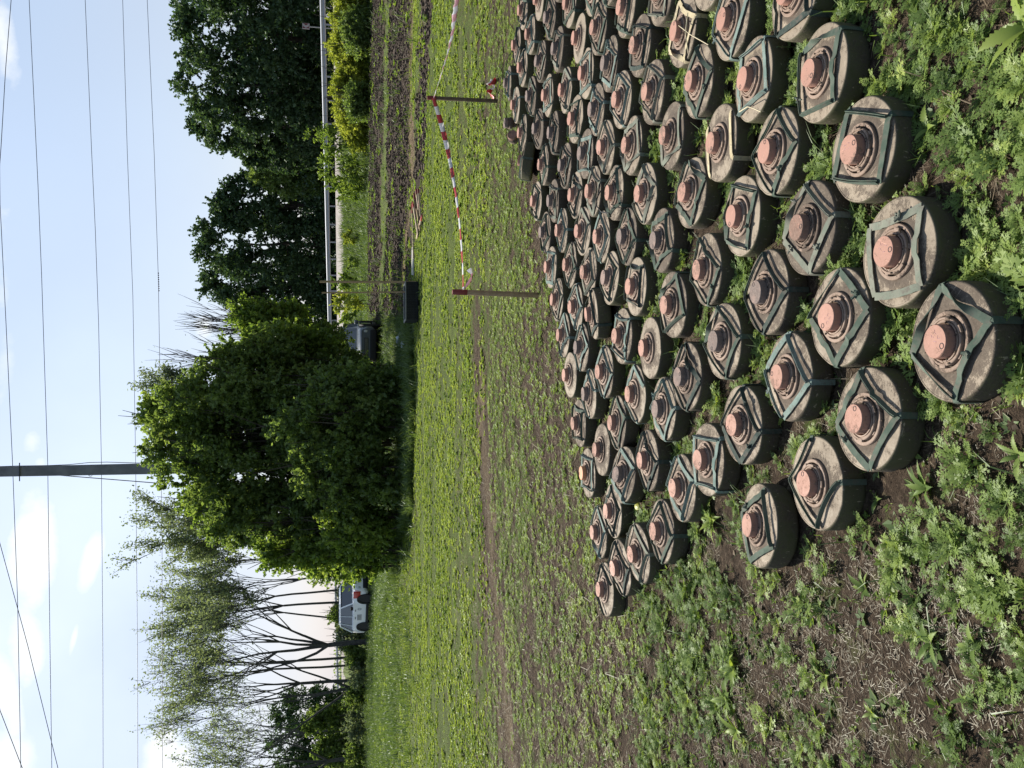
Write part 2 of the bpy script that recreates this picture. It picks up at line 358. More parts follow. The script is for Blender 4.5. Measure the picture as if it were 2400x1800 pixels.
# ------------------------------------------------------------------ landmines
MINES = [(1921.9,171.8),(2018,350.3),(1860,-17),(1713,46),(1764,186),(1814.6,357),(1634.7,190.5),(1687,334.6),(1657,-66),(1892,535),(1737,505),(1617.6,453),(1654.3,630.8),(1795.3,684.5),(1963,743.9),(2100.4,591.7),(2227,801),(1692,800),(1846.3,883),(2030,985),(1736,995),(1654,1078),(1911,1132.7),(1786,1234.6),(1603,888),(1596.6,1143.5),(1548.4,1245.7),(1498,1294.8),(1458,1326.5),(1417.5,1382),(1405,1245),(1436,1194.5),(1462.5,1121.5),(1376.6,1108),(1408.8,1054.3),(1357,989.5),(1446,992),(1381,924),(1489,921),(1558,954),(1517.6,1078.7),(1415.5,871),(1334.7,878.6),(1320.6,786),(1362.8,814.7),(1456,788),(1521,816.8),(1573.7,712.8),(1489,672),(1399,730),(1349,718),(1305.5,703),(1290.4,627),(1335.6,621),(1378,634),(1426.7,652),(1277.8,543.4),(1317,539.5),(1367,536.5),(1411,557),(1468,554),(1548.7,563),(1257,471.4),(1297,470),(1350,456),(1387.5,455.6),(1439,452),(1510.5,453),(1237.4,379.8),(1274.5,385.8),(1324,388.8),(1371.5,360.8),(1419,344),(1479.4,341),(1572,318.6),(1225.4,312),(1261,301.4),(1297.7,311.3),(1347.4,279.7),(1397,257.7),(1455.3,233),(1528.3,216),(1208.8,245.6),(1245,224.5),(1284,223),(1324.8,211),(1374,168.8),(1427.3,152.2),(1498,107),(1599,71),(1192,194.4),(1224.7,158.8),(1267,144.7),(1307.3,115.1),(1357,90),(1401,68),(1211,106),(1243.4,79.6),(1288.6,40.7),(1335.4,7.5),(1466.5,18),(1388,-26),(1433,-52),(1548,-20),(1225.5,23.5),(1264,-1.5),(1310,-50)]
NM = len(MINES)
MP = np.array([gp(x, y, .077)[:2] for x, y in MINES]); MP0 = MP.copy()
for it in range(60):       # mines stand side by side, none inside another
    D = MP[:, None] - MP[None]; d = np.linalg.norm(D, axis=-1) + np.eye(NM) * 9
    ov = np.clip(.318 - d, 0, 1)[..., None] * D / d[..., None]
    MP = MP + .45 * ov.sum(1) * np.array((.7, 1)) + .02 * (MP0 - MP)
def mine_materials():
    def painted(name, c_lo, c_hi, dirtc, radial=True, dirt_bias=0.0, rough=.75):
        m = mat(name, rough=rough, spec=.25); nt, b, L = nodes(m); tc = N(nt, 'ShaderNodeTexCoord'); oi = N(nt, 'ShaderNodeObjectInfo')
        cmb = N(nt, 'ShaderNodeCombineXYZ'); L(mth(nt, 'MULTIPLY', oi.outputs['Random'], 37.0), cmb.inputs[0]); L(mth(nt, 'MULTIPLY', oi.outputs['Random'], 91.0), cmb.inputs[1])
        va = N(nt, 'ShaderNodeVectorMath', operation='ADD'); L(tc.outputs['Object'], va.inputs[0]); L(cmb.outputs[0], va.inputs[1]); v = va.outputs[0]
        sepc = N(nt, 'ShaderNodeSeparateColor'); L(oi.outputs['Color'], sepc.inputs[0])
        big = noise(nt, 13, 12, v, .78); fine = noise(nt, 120, 5, v, .75); mid = noise(nt, 30, 6, v, .75)
        base = ramp(nt, noise(nt, 5, 3, v), [(.3, c_lo), (.7, c_hi)])
        base = mixc(nt, mth(nt, 'MULTIPLY', mid, .5), base, tuple(q * .78 for q in c_lo))
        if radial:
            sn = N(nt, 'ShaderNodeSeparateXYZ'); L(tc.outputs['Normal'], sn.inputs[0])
            base = mixc(nt, ramp(nt, sn.outputs[2], [(.55, (0, 0, 0)), (.95, (1, 1, 1))]), (.062, .064, .030), base)  # pale dust on top; olive sides also darkened to deepen their shade
        sp_ = N(nt, 'ShaderNodeSeparateXYZ'); L(tc.outputs['Object'], sp_.inputs[0])
        r = mth(nt, 'SQRT', mth(nt, 'ADD', mth(nt, 'MULTIPLY', sp_.outputs[0], sp_.outputs[0]), mth(nt, 'MULTIPLY', sp_.outputs[1], sp_.outputs[1])))
        dm = mth(nt, 'ADD', big, mth(nt, 'MULTIPLY', mth(nt, 'SUBTRACT', fine, .5), .35))
        dm = mth(nt, 'ADD', dm, mth(nt, 'MULTIPLY', mth(nt, 'SUBTRACT', sepc.outputs[0], .5), .22))
        if radial:   # soil caught round the collar
            near = mth(nt, 'MULTIPLY', mth(nt, 'SUBTRACT', 1.0, mth(nt, 'DIVIDE', r, .115), clamp=True), .75)
            dm = mth(nt, 'ADD', dm, near)
        dm = mth(nt, 'ADD', dm, dirt_bias)
        mask = ramp(nt, dm, [(.525, (0, 0, 0)), (.565, (.7, .7, .7)), (.66, (1, 1, 1))])
        film = ramp(nt, dm, [(.33, (0, 0, 0)), (.60, (.5, .5, .5))])
        c = mixc(nt, film, base, tuple((q * 2.6) for q in dirtc))
        c = mixc(nt, mth(nt, 'MULTIPLY', mask, .85), c, ramp(nt, fine, [(.35, dirtc), (.7, tuple(q * 2.3 for q in dirtc))]))
        sm = N(nt, 'ShaderNodeMapping'); sm.inputs['Scale'].default_value = (14, 190, 40); sm.inputs['Rotation'].default_value = (0, 0, .6); L(v, sm.inputs['Vector'])
        scr = ramp(nt, noise(nt, 1.0, 3, sm.outputs[0], .6), [(.66, (0, 0, 0)), (.70, (.55, .55, .55))]); c = mixc(nt, scr, c, tuple(min(q * 1.5, .6) for q in c_hi))
        L(c, b.inputs['Base Color']); L(ramp(nt, dm, [(.4, (rough - .12,) * 3), (.6, (.95,) * 3)]), b.inputs['Roughness'])
        bump(m, mth(nt, 'ADD', mth(nt, 'MULTIPLY', mask, .8), mth(nt, 'MULTIPLY', fine, .35)), .55, .003)
        return m
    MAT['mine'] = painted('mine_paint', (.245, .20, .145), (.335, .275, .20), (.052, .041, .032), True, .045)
    MAT['collar'] = painted('collar_paint', (.25, .175, .13), (.33, .24, .18), (.052, .040, .031), False, -.01)
    MAT['plug'] = painted('plug_paint', (.31, .155, .112), (.43, .225, .165), (.11, .075, .058), False, .0, .7)
    MAT['plug_orange'] = painted('plug_orange_paint', (.52, .24, .12), (.62, .30, .16), (.15, .115, .10), False, -.14, .6)
    MAT['plug_grey'] = painted('plug_dusty_paint', (.19, .13, .105), (.29, .19, .15), (.10, .08, .07), False, .08, .8)
    MAT['mark'] = mat('ring_mark', (.035, .03, .03), .8)
    MAT['ink'] = mat('violet_ink', (.33, .20, .25), .8)
    def web(name, a, b_):
        m = mat(name, a, .9, spec=.1); nt, bs, L = nodes(m); tc = N(nt, 'ShaderNodeTexCoord'); oi = N(nt, 'ShaderNodeObjectInfo')
        v = tc.outputs['Object']; f = noise(nt, 22, 4, v); f2 = noise(nt, 400, 2, v)
        c = ramp(nt, f, [(.35, a), (.65, b_)]); c = mixc(nt, ramp(nt, noise(nt, 45, 5, v, .7), [(.5, (0, 0, 0)), (.68, (.8, .8, .8))]), c, (.11, .095, .08)); L(c, bs.inputs['Base Color']); bump(m, f2, .4, .001); return m
    MAT['web_green'] = web('webbing_green', (.055, .078, .060), (.10, .125, .098))
    MAT['web_teal'] = web('webbing_teal', (.12, .17, .15), (.20, .25, .22))
    MAT['web_dark'] = web('webbing_dark', (.035, .05, .045), (.07, .085, .07))
    MAT['web_dusty'] = web('webbing_dusty', (.14, .16, .125), (.20, .20, .16))
    MAT['web_straw'] = web('webbing_straw', (.38, .32, .20), (.50, .43, .28))
mine_materials()
def body_mesh(seed=0):
    prof = [(0, .004), (.146, .004), (.154, .010), (.1580, .022), (.1590, .080), (.1582, .0860), (.1555, .0900), (.1530, .0912), (.1515, .0912), (.1505, .0902), (.1480, .0904), (.12, .0925), (.098, .0945), (.092, .0955), (.079, .0925), (0, .0925)]
    b = MB().lathe(prof, 64); rg = random.Random(seed)
    if seed:      # knocks and dents of one casing
        ds = [(rg.uniform(0, 6.28), rg.uniform(.10, .16), rg.uniform(.015, .05), rg.uniform(.001, .0042)) for _ in range(7)]; k3 = rg.uniform(0, 6)
        for v in b.bm.verts:
            a = math.atan2(v.co.y, v.co.x); r_ = math.hypot(v.co.x, v.co.y); f = 1 + .004 * math.sin(2 * a + k3) + .002 * math.sin(5 * a + k3 * 2)
            v.co.x *= f; v.co.y *= f
            if r_ > .1:
                v.co.z += (.0012 * math.sin(3 * a + k3) if v.co.z > .05 else 0)
                for da, dr, wd_, dp in ds:
                    q = math.hypot(v.co.x - dr * math.cos(da), v.co.y - dr * math.sin(da)) / wd_
                    if q < 1 and v.co.z > .03: v.co.z -= dp * (1 - q * q) ** 2; v.co.x *= 1 - dp * 2 * (1 - q) ; v.co.y *= 1 - dp * 2 * (1 - q)
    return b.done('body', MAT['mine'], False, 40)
def collar_mesh():
    b = MB(); b.lathe([(.0805, .0935), (.0805, .1015), (.0785, .1035), (.0705, .1035), (.0690, .1015), (.0690, .0945)], 56)
    b.lathe([(.0640, .0935), (.0640, .1100), (.0625, .1115), (.0580, .1115), (.0570, .1085), (.0540, .1085), (.0535, .1120), (.0500, .1125), (.0480, .1060), (.0475, .0935)], 48)
    for a in (20, 140, 260): # bayonet lugs
        rt = Matrix.Rotation(R(a), 4, 'Z'); b.box(rt @ Vector((.0640, 0, .1085)), (.010, .022, .008), Matrix.Rotation(R(a), 3, 'Z'), .0012)
        rt = Matrix.Rotation(R(a + 55), 4, 'Z'); b.box(rt @ Vector((.0660, 0, .1000)), (.006, .014, .011), Matrix.Rotation(R(a + 55), 3, 'Z'), .001)
    # soil clods lodged in the groove
    rng = random.Random(4)
    return b.done('collar', MAT['collar'], False, 35)
def clod_mesh():
    b = MB(); rng = random.Random(8)
    for i in range(46):
        a = rng.uniform(0, 6.283); rr = rng.choice((rng.gauss(.0665, .003), rng.gauss(.086, .006), rng.gauss(.052, .002))); s_ = rng.uniform(.0010, .0032)
        z = .0955 if rr > .0695 and rr > .081 else (.099 if rr > .064 else .113)
        m = Matrix.Translation((rr * math.cos(a), rr * math.sin(a), z + s_ * .2)) @ Matrix.Rotation(rng.uniform(0, 3), 4, 'Z') @ Matrix.Diagonal((s_ * rng.uniform(.8, 1.6), s_ * rng.uniform(.8, 1.4), s_ * rng.uniform(.5, .9), 1))
        bmesh.ops.create_icosphere(b.bm, subdivisions=1, radius=1, matrix=m)
    me = b.done('soil_crumbs', MAT['soil'], False, 0); return me
def plug_mesh(h=.138):
    return MB().lathe([(.0445, .100), (.0445, h - .004), (.0440, h - .0015), (.0425, h), (.02, h + .0004), (0, h + .0005)], 44).done('fuze', MAT['plug'], False, 40)
def ring_mesh(): return MB().lathe([(.0062, .0), (.0062, .0009), (.0082, .0009), (.0082, .0)], 20).done('ring_mark', MAT['mark'], False, 40)
MAT['dry_soil'] = noisy('dry_soil', (.06, .045, .033), (.13, .10, .075), 30, 1.0, b=.2, dist=.003)
MAT['soil'] = noisy('clod_soil', (.035, .026, .018), (.09, .066, .046), 60, 1.0, b=.3, dist=.003)
def strap_mesh(rng, kinds, a0, mt, tails=True, knots=True):
    """webbing laced round the top: corners at a0+90k; kinds per segment w=flat, n=edge on, t=twisted, 0=missing"""
    b = MB(); rc = .150; zc_ = .0945
    ang = [R(a0 + 90 * k + rng.uniform(-9, 9)) for k in range(4)]
    P = [Vector((rc * math.cos(a), rc * math.sin(a), zc_)) for a in ang]
    for k in range(4):
        kd = kinds[k]
        if kd == '0': continue
        A, B = P[k], P[(k + 1) % 4]; d = (B - A); Ld = d.length; d.normalize(); side = Vector((0, 0, 1)).cross(d); n = 12
        pts = []; sd = []; wd = []; bow = rng.uniform(-.008, .012); inn = ((A + B) / 2); inn.z = 0; inn = -inn.normalized()
        tw0, tw1 = {'w': (0, 0), 'n': (75, 70), 't': (5, 175), 'h': (20, 70), 'g': (65, 5)}[kd]
        tw0 += rng.uniform(-6, 6); tw1 += rng.uniform(-6, 6)
        for i in range(n + 1):
            f = i / n; p = A.lerp(B, f) + inn * bow * math.sin(f * math.pi); tw = R(tw0 + (tw1 - tw0) * sstep(.05, .95, f))
            rr = math.hypot(p.x, p.y); zt = .0925 + (.0035 if rr < .148 else 0)
            wdt = .0225 if kd in 'wt' else .0185
            need = max(.002, abs(math.sin(tw)) * wdt / 2)
            if rr < .089 + abs(math.cos(tw)) * .011: zt = .1035
            pts.append(Vector((p.x, p.y, zt + need + .0008 + .002 * math.sin(f * math.pi)))); sd.append(side * math.cos(tw) + Vector((0, 0, 1)) * math.sin(tw)); wd.append(wdt * (.8 if kd == 'n' else 1) * (1 + .06 * math.sin(i * 2.1)))
        b.ribbon(pts, sd, wd, .0022)
        if kd == 'n': # folded band: a second ply beside it
            b.ribbon([p + inn * .005 for p in pts], [s_ * .9 + inn * .5 for s_ in sd], [q * .75 for q in wd], .0022)
        if knots and rng.random() < .22:
            f = rng.uniform(.3, .8); i = int(f * n); p = pts[i]
            for q in range(5):
                e = p + Vector((rng.uniform(-.014, .014), rng.uniform(-.014, .014), rng.uniform(.002, .012)))
                b.tube([p + Vector((0, 0, .002)), e, e + Vector((rng.uniform(-.008, .008), rng.uniform(-.008, .008), -.003))], [.005, .004, .002], 6)
    for k in range(4): # legs over the rim and down the side
        if (kinds[k] == '0' and kinds[k - 1] == '0') or rng.random() < .45: continue
        a = ang[k]; t = Vector((-math.sin(a), math.cos(a), 0)); pts = []; 
        for r_, z in ((.138, .0960), (.150, .0950), (.1585, .0925), (.1612, .086), (.1615, .06), (.1608, .03), (.1595, .006)): pts.append((r_ * math.cos(a), r_ * math.sin(a), z))
        b.ribbon(pts, [t] * 7, [.015, .018, .020, .020, .019, .019, .019], .0022)
    return b.done('strap', mt, False, 35)
def build_mines():
    rng = random.Random(11)
    bm_, cm, pm, rm, cl = body_mesh(), collar_mesh(), plug_mesh(), ring_mesh(), clod_mesh()
    variants = [bm_] + [body_mesh(q) for q in range(1, 8)]
    pm_o = pm.copy(); pm_o.materials[0] = MAT['plug_orange']; pm_g = pm.copy(); pm_g.materials[0] = MAT['plug_grey']
    # template mine
    def one(i):
        root = empty('landmine'); b = link('body', bm_, root); c = link('collar', cm, root); f = link('fuze', pm, root); r_ = link('ring_mark', rm, f); s_ = tag(link('soil_crumbs', cl, root), kind='stuff'); st = link('strap', cm, root)
        return root
    proto = one(0)
    def dup(root):
        r = root.copy(); col.objects.link(r)
        for ch in list(root.children):
            c = ch.copy(); col.objects.link(c); c.parent = r
            for g_ in ch.children:
                d = g_.copy(); col.objects.link(d); d.parent = c
        return r
    bounds = [1.38, 1.10, .86, .60, .35, .10, -.18, -.42, -.70, -.95, -1.2, -1.42, -1.6, -1.9, -2.2]
    C = MP0[:, 0] - .24 * MP0[:, 1]
    fil = np.array([sum(1 for q in bounds if c < q) for c in C])
    names = 'first second third fourth fifth sixth seventh eighth ninth tenth eleventh twelfth thirteenth fourteenth fifteenth sixteenth'.split()
    order = {}
    for k in range(16):
        ids = [i for i in range(NM) if fil[i] == k]; ids.sort(key=lambda i: -MP0[i, 1])
        for j, i in enumerate(ids): order[i] = (j, len(ids))
    # observed looks: corner angle, segment kinds, webbing colour, dirt 0..1
    look = {16: (17, 'thwt', 'green', .55), 15: (52, 'wwww', 'dusty', .35), 14: (-3, 'hwww', 'green', .35), 19: (2, 'wwwn', 'green', .35), 22: (7, 'nnn0', 'green', .2), 23: (-22, 'wwwn', 'green', .35), 18: (-12, 'wnwn', 'teal', .4),
            1: (30, 'wnwn', 'green', .35), 0: (42, 'nnwt', 'green', .2), 4: (45, 'wnwn', 'teal', .1), 5: (-8, 'nnwn', 'green', .3), 6: (-6, 'wwwh', 'green', .4), 7: (50, 'w0w0', 'straw', .35), 9: (8, 'twwn', 'dusty', .85), 10: (25, 'thwn', 'green', .15),
            11: (10, 'nwwt', 'green', .35), 12: (5, 'nnwn', 'green', .45), 13: (0, 'nnwn', 'dark', .6), 17: (5, 'tnwn', 'green', .4), 20: (-5, 'nwwn', 'dark', .4), 21: (45, 'wnwn', 'teal', .45), 25: (10, 'nwnw', 'teal', .35), 24: (0, 'nnwt', 'dark', .6),
            26: (5, 'nnwn', 'green', .5), 27: (10, 'nwnw', 'dusty', .4), 28: (8, 'nnwn', 'dark', .35), 29: (15, 'nn0n', 'dark', .3), 34: (0, '0000', 'green', .5), 46: (0, '0000', 'green', .3), 42: (0, '0000', 'green', .15), 94: (0, '0000', 'green', 0), 105: (0, '0000', 'green', .05),
            89: (10, 'wtww', 'straw', .25), 74: (50, 'wtw0', 'dusty', .6), 82: (0, 'w0n0', 'teal', .15), 86: (48, 'wnwn', 'teal', .1), 84: (45, 'wnwn', 'teal', .2), 3: (5, 'nnwn', 'teal', .25), 2: (45, 'nwn0', 'dark', .2), 41: (2, 'wnwn', 'teal', .3), 40: (5, 'nnwn', 'dark', .45),
            77: (0, 'nwnn', 'dark', .9), 76: (0, 'nn0n', 'dark', .95), 93: (10, 'nwnn', 'dusty', .8), 92: (5, 'nnwn', 'dusty', .7), 45: (30, 'wnwn', 'teal', .5), 37: (5, 'wn0n', 'teal', .35), 38: (10, 'wn0w', 'teal', .25), 39: (0, 'nwwn', 'teal', .35), 33: (45, 'wnwn', 'teal', .35)}
    tiltm = {49: (-7, -5), 68: (-14, 9), 32: (5, 6), 90: (-4, 0), 23: (-4, 3), 47: (2, -2), 28: (2, -4), 27: (2, -3)}
    wdesc = {'green': 'green strap', 'teal': 'pale teal strap', 'dark': 'dark strap', 'dusty': 'dusty strap', 'straw': 'straw-coloured strap'}
    roots = []
    for i in range(NM):
        r = proto if i == 0 else dup(proto)
        x, y = MP[i]
        if i in look: a0, kinds, wc, dirt = look[i]
        else:
            a0 = rng.choice((rng.gauss(3, 14),) * 3 + (rng.gauss(45, 8),)); kinds = ''.join(rng.choice('wnnwht' if rng.random() < .5 else 'nwn') for _ in range(4)); wc = rng.choice(('green', 'green', 'teal', 'dark', 'dusty', 'green', 'teal')); dirt = rng.betavariate(2, 3.2)
        r.location = (x, y, -.017)
        tx, ty = tiltm.get(i, (rng.gauss(0, 1.1), rng.gauss(0, 1.1)))
        ry = rng.uniform(0, 6.283); r.rotation_euler = (R(tx), R(ty), 0)
        if abs(tx) + abs(ty) > 4: r.location.z = -.012 + .155 * math.sin(R(max(abs(tx), abs(ty)))) * .9
        ch = {c.name.split('.')[0]: c for c in r.children}
        for c in ('body', 'collar', 'fuze', 'soil_crumbs'): ch[c].rotation_euler = (0, 0, rng.uniform(0, 6.283)); ch[c].color = (dirt, .5, .5, 1)
        ch['body'].data = variants[i % 8]
        if dirt < .2: ch['soil_crumbs'].scale = (1, 1, .9)
        rmk = ch['fuze'].children[0]; rmk.location = (.029, .011, .1380)
        fz = 'orange' if i == 33 else ('grey' if (dirt > .62 or rng.random() < .12) and i not in (9, 45, 16) else 'pink')
        if fz == 'orange': ch['fuze'].data = pm_o
        if fz == 'grey': ch['fuze'].data = pm_g
        if kinds == '0000': bpy.data.objects.remove(ch['strap'])
        else: ch['strap'].data = strap_mesh(rng, kinds, a0, MAT['web_' + wc])
        j, n = order[i]; k = fil[i]
        sd = 'without strap' if kinds == '0000' else 'with ' + wdesc[wc]
        dd = 'Mud-caked' if dirt > .7 else 'Soil-stained' if dirt > .42 else 'Olive' if dirt > .12 else 'Clean olive'
        pos = f"{names[j]} from far end" if j < n - 1 else 'nearest one'
        if n == 1: pos = 'alone'
        lab = f"{dd} landmine {sd}, {pos}, {names[k]} file from photo top"
        if i == 33: lab = f"Landmine with bright orange fuze cap, {pos}, {names[k]} file from photo top"
        tag(r, lab, 'landmine', 'landmines laid out in files on the field')
        roots.append(r)
    # writing in violet ink on the nearest caps (illegible scrawl)
    for i, sd in ((16, 1), (15, 2), (14, 3), (1, 4)):
        rg = random.Random(sd); f = [c for c in roots[i].children if c.name.startswith('fuze')][0]; b = MB()
        for ln in range(2):
            p = Vector((-.022 + .004 * rg.random(), .018 - ln * .016, .1385)); pts = []
            for q in range(12): pts.append(p + Vector((q * .0034, rg.uniform(-.004, .004), 0)))
            b.tube(pts[:5], .0005, 4); b.tube(pts[6:10], .0005, 4)
        b.done('ink_scrawl', MAT['ink'], f)
    return roots
MINE_ROOTS = build_mines()
# ------------------------------------------------------------------ loose fuzes, stalks, stakes, tape
def loose_things():
    rg = random.Random(5)
    for k, (x, y, lab, rot) in enumerate(((1198, 289, 'small dark loose fuze standing on the grass beyond the far mines', (0, 0, 0)), (1204, 330, 'small loose fuze lying on its side showing its pink cap', (R(66), 0, R(15))))):
        p = gp(x, y, .06); r = empty('loose_fuze', (p[0], p[1], .012 if k == 0 else .05), rot=rot)
        MB().lathe([(0, 0), (.034, 0), (.036, .01), (.036, .035), (.052, .040), (.054, .050), (.054, .066), (.048, .070), (.048, .086)], 36).done('fuze_base', MAT['collar'], r, 35)
        f = MB().lathe([(.046, .0865), (.046, .112), (.044, .115), (0, .1155)], 36).done('fuze_cap', MAT['plug' if k else 'plug_grey'], r, 35); f.color = (.4, 0, 0, 1)
        m = link('ring_mark', bpy.data.meshes['ring_mark'], f); m.location = (.02, .02, .1152)
        tag(r, lab, 'fuze')
    wood = noisy('stake_wood', (.26, .18, .10), (.36, .26, .15), 25, .8, b=.3, dist=.002)
    wood_d = noisy('weathered_wood', (.10, .07, .045), (.17, .12, .075), 25, .85, b=.3, dist=.002)
    wood_p = noisy('pale_wood', (.40, .31, .21), (.52, .42, .29), 25, .8, b=.3, dist=.002)
    red = noisy('red_paint', (.30, .035, .03), (.40, .05, .04), 20, .6, b=.1)
    red_d = noisy('dark_red_paint', (.16, .03, .03), (.22, .045, .04), 20, .6, b=.1)
    def stake(base, top, w_, wood_m, red_m, fr, name, lab, grp=None, sec=True):
        b = Vector(base); t = Vector(top); d = (t - b); Ln = d.length; q = d.to_track_quat('Z', 'Y')
        r = empty(name, base); r.rotation_mode = 'QUATERNION'; r.rotation_quaternion = q
        MB().box((0, 0, Ln * (1 - fr) / 2 - .03), (w_, w_ * .62, Ln * (1 - fr) + .06), None, .002).done('shaft', wood_m, r)
        MB().box((0, 0, Ln * (1 - fr / 2)), (w_ * 1.04, w_ * .66, Ln * fr), None, .002).done('painted_tip', red_m, r)
        tag(r, lab, 'stake', grp); return r, q, Ln
    B1 = gp(1165, 237); T1 = at(1001, 229, B1[1] + .02); B2 = gp(1263, 692); T2 = at(1060, 684, B2[1] + .01)
    stake(B1, T1, .036, wood_d, red_d, .13, 'marker_stake', 'thin dark wooden stake with barrier tape tied on, beyond the mines')
    stake(B2, T2, .040, wood, red_d, .17, 'marker_stake', 'yellowish wooden stake with dark red painted top at end of barrier tape')
    B3 = gp(1150, -240); T3 = B3 + np.array((0, 0, .75))
    # barrier tape
    m = mat('barrier_tape', rough=.35); nt, b, L = nodes(m); at_ = N(nt, 'ShaderNodeAttribute', attribute_name='run')
    fr = mth(nt, 'FRACT', mth(nt, 'MULTIPLY', at_.outputs['Fac'], 1 / .30)); c = ramp(nt, fr, [(0, (.50, .07, .075)), (.5, (.72, .71, .72))], 'CONSTANT'); L(c, b.inputs['Base Color'])
    out = nt.nodes['Material Output']; tr = N(nt, 'ShaderNodeBsdfTranslucent'); L(c, tr.inputs[0]); mx = N(nt, 'ShaderNodeMixShader'); mx.inputs[0].default_value = .35; L(b.outputs[0], mx.inputs[1]); L(tr.outputs[0], mx.inputs[2]); L(mx.outputs[0], out.inputs[0])
    MAT['tape'] = m
    m2 = m.copy(); m2.name = 'pale_barrier_tape'
    for nd in m2.node_tree.nodes:
        if nd.type == 'VALTORGB': nd.color_ramp.elements[0].position = 0; nd.color_ramp.elements[0].color = (.80, .55, .62, 1); nd.color_ramp.elements[1].color = (.86, .86, .9, 1)
    def tape(name, pts, tw, wd, lab, cat='barrier tape', grp=None, mt=None, n=60, run0=0.0, parent=None):
        pts = [Vector(p) for p in pts]; V = []; Q = []; run = []; acc = run0
        cen = []
        for i in range(n + 1):
            f = i / n * (len(pts) - 1); k = min(int(f), len(pts) - 2); g_ = f - k
            p0 = pts[max(k - 1, 0)]; p1 = pts[k]; p2 = pts[k + 1]; p3 = pts[min(k + 2, len(pts) - 1)]
            cen.append(.5 * ((2 * p1) + (p2 - p0) * g_ + (2 * p0 - 5 * p1 + 4 * p2 - p3) * g_ ** 2 + (3 * p1 - p0 - 3 * p2 + p3) * g_ ** 3))
        o = cen[0].copy()
        for i, p in enumerate(cen):
            d = (cen[min(i + 1, n)] - cen[max(i - 1, 0)]).normalized(); up = Vector((0, 0, 1)) if abs(d.z) < .95 else Vector((1, 0, 0)); a = (up - d * up.dot(d)).normalized(); bb = d.cross(a)
            f = i / n; th = R(np.interp(f, np.linspace(0, 1, len(tw)), tw) + 9 * math.sin(i * 1.7) + 6 * math.sin(i * .61)); s_ = a * math.cos(th) + bb * math.sin(th); ww = np.interp(f, np.linspace(0, 1, len(wd)), wd)
            nn = d.cross(s_).normalized()
            for e, k_ in ((-.5, 0), (0, .12 * ww), (.5, 0)): V.append(p - o + s_ * e * ww + nn * k_)
            if i: acc += (p - cen[i - 1]).length
            run += [acc] * 3
            if i:
                j = 3 * i
                for q in range(2): Q.append((j - 3 + q, j - 2 + q, j + 1 + q, j + q))
        ob = link(name, mesh_np(name, V, Q, mt or m, {'run': run}, True), parent); ob.location = o
        sm = ob.modifiers.new('thickness', 'SOLIDIFY'); sm.thickness = .0006
        return tag(ob, lab, cat, grp) if lab else ob
    a = Vector(at(1016, 230, B1[1] - .03)); bpt = Vector(at(1086, 681, B2[1])); mid = [a.lerp(bpt, f) - Vector((0, 0, .07 * 4 * f * (1 - f))) for f in (0, .12, .25, .4, .55, .7, .85, 1)]
    tape('barrier_tape', mid, (8, 10, 20, 40, 55, 66, 72, 76), (.034, .050, .048, .036, .032, .026, .028, .02), 'red and white striped barrier tape sagging between the two upright stakes')
    c3 = Vector(at(1071, 0, 6.2)); c4 = Vector(at(1098, -90, 5.6)); 
    tape('barrier_tape', [a, a.lerp(c3, .35) - Vector((0, 0, .02)), a.lerp(c3, .7) - Vector((0, 0, .03)), c3, c4], (80, 78, 60, 50, 45, 40), (.02, .035, .05, .065, .075), 'pale barrier tape running from the dark stake off the photo top', mt=m2)
    MB().tube([Vector(T2) + Vector((0, 0, -.13)), Vector(T2) + Vector((.001, 0, -.12))], .027, 12).done('tmp', red_d, None) if False else None
    e = Vector(bpt); tape('tape_tail', [e + Vector((.01, -.02, 0)), e + Vector((.05, -.05, -.03)), e + Vector((.12, -.06, -.06)), e + Vector((.17, -.07, -.035))], (20, 30, 60, 20), (.02, .03, .035, .05), 'short white loose end of tape hanging beside the red-topped stake', mt=m2, n=20)
    g0 = Vector(gp(1158, 203, .03)); tape('tape_scrap', [g0 + Vector((-.12, 0, .0)), g0 + Vector((-.05, .05, .05)), g0, g0 + Vector((.04, -.03, .06)), g0 + Vector((.0, -.08, .03)), g0 + Vector((.05, -.10, .0))], (90, 20, 80, 10, 60), (.05, .07, .08, .06), 'crumpled red and white tape scrap lying at foot of dark stake', cat='tape scrap', n=30)
    # bundle of spare stakes on the edge of the field
    for k, (xa, ya, xb, yb, mt1, mt2, lab) in enumerate(((966, 478, 969, 600, wood_p, red, 'long pale spare stake with red tip, farthest one of the pile'), (967, 474, 979, 545, wood_p, red, 'spare stake with bright red tip slanting across the pile'), (970, 452, 977, 540, wood_d, red_d, 'dark weathered spare stake in the middle of the pile'), (971, 458, 984, 536, wood, red, 'yellowish spare stake with red end leaning on the pile'), (975, 444, 985, 520, wood_p, red_d, 'pale spare stake nearest to the crop in the pile'), (980, 442, 985, 500, wood_p, red_d, 'short pale spare stake at the near side of the pile'), (989, 506, 977, 556, wood_p, red, 'pale spare stake crossing under the others at an angle'), (982, 470, 980, 548, wood_d, red_d, 'brown spare stake half hidden below the pale ones'))):
        A_ = gp(xa, ya, .05 + .03 * (k % 3)); B_ = gp(xb, yb, .03 + .02 * (k % 2))
        stake(B_, A_, .045, mt1, mt2, .18, 'spare_stake', lab, 'spare stakes lying in a pile')
    g0 = gp(968, 612, .03)
    MB().box((0, 0, 0), (.62, .10, .05), Matrix.Rotation(R(-4), 3, 'Z'), .01).done('white_board', noisy('white_board', (.55, .53, .5), (.7, .68, .65), 8), None).location = tuple(g0)
    tag(bpy.data.objects['white_board'], 'short whitish board lying on the grass past the stake pile', 'board')
    # black crate with two tall poles stuck in it
    A_ = gp(981, 752, 0); B_ = gp(983, 660, 0); c_ = (A_ + B_) / 2; wd = abs(B_[0] - A_[0]); h = .27
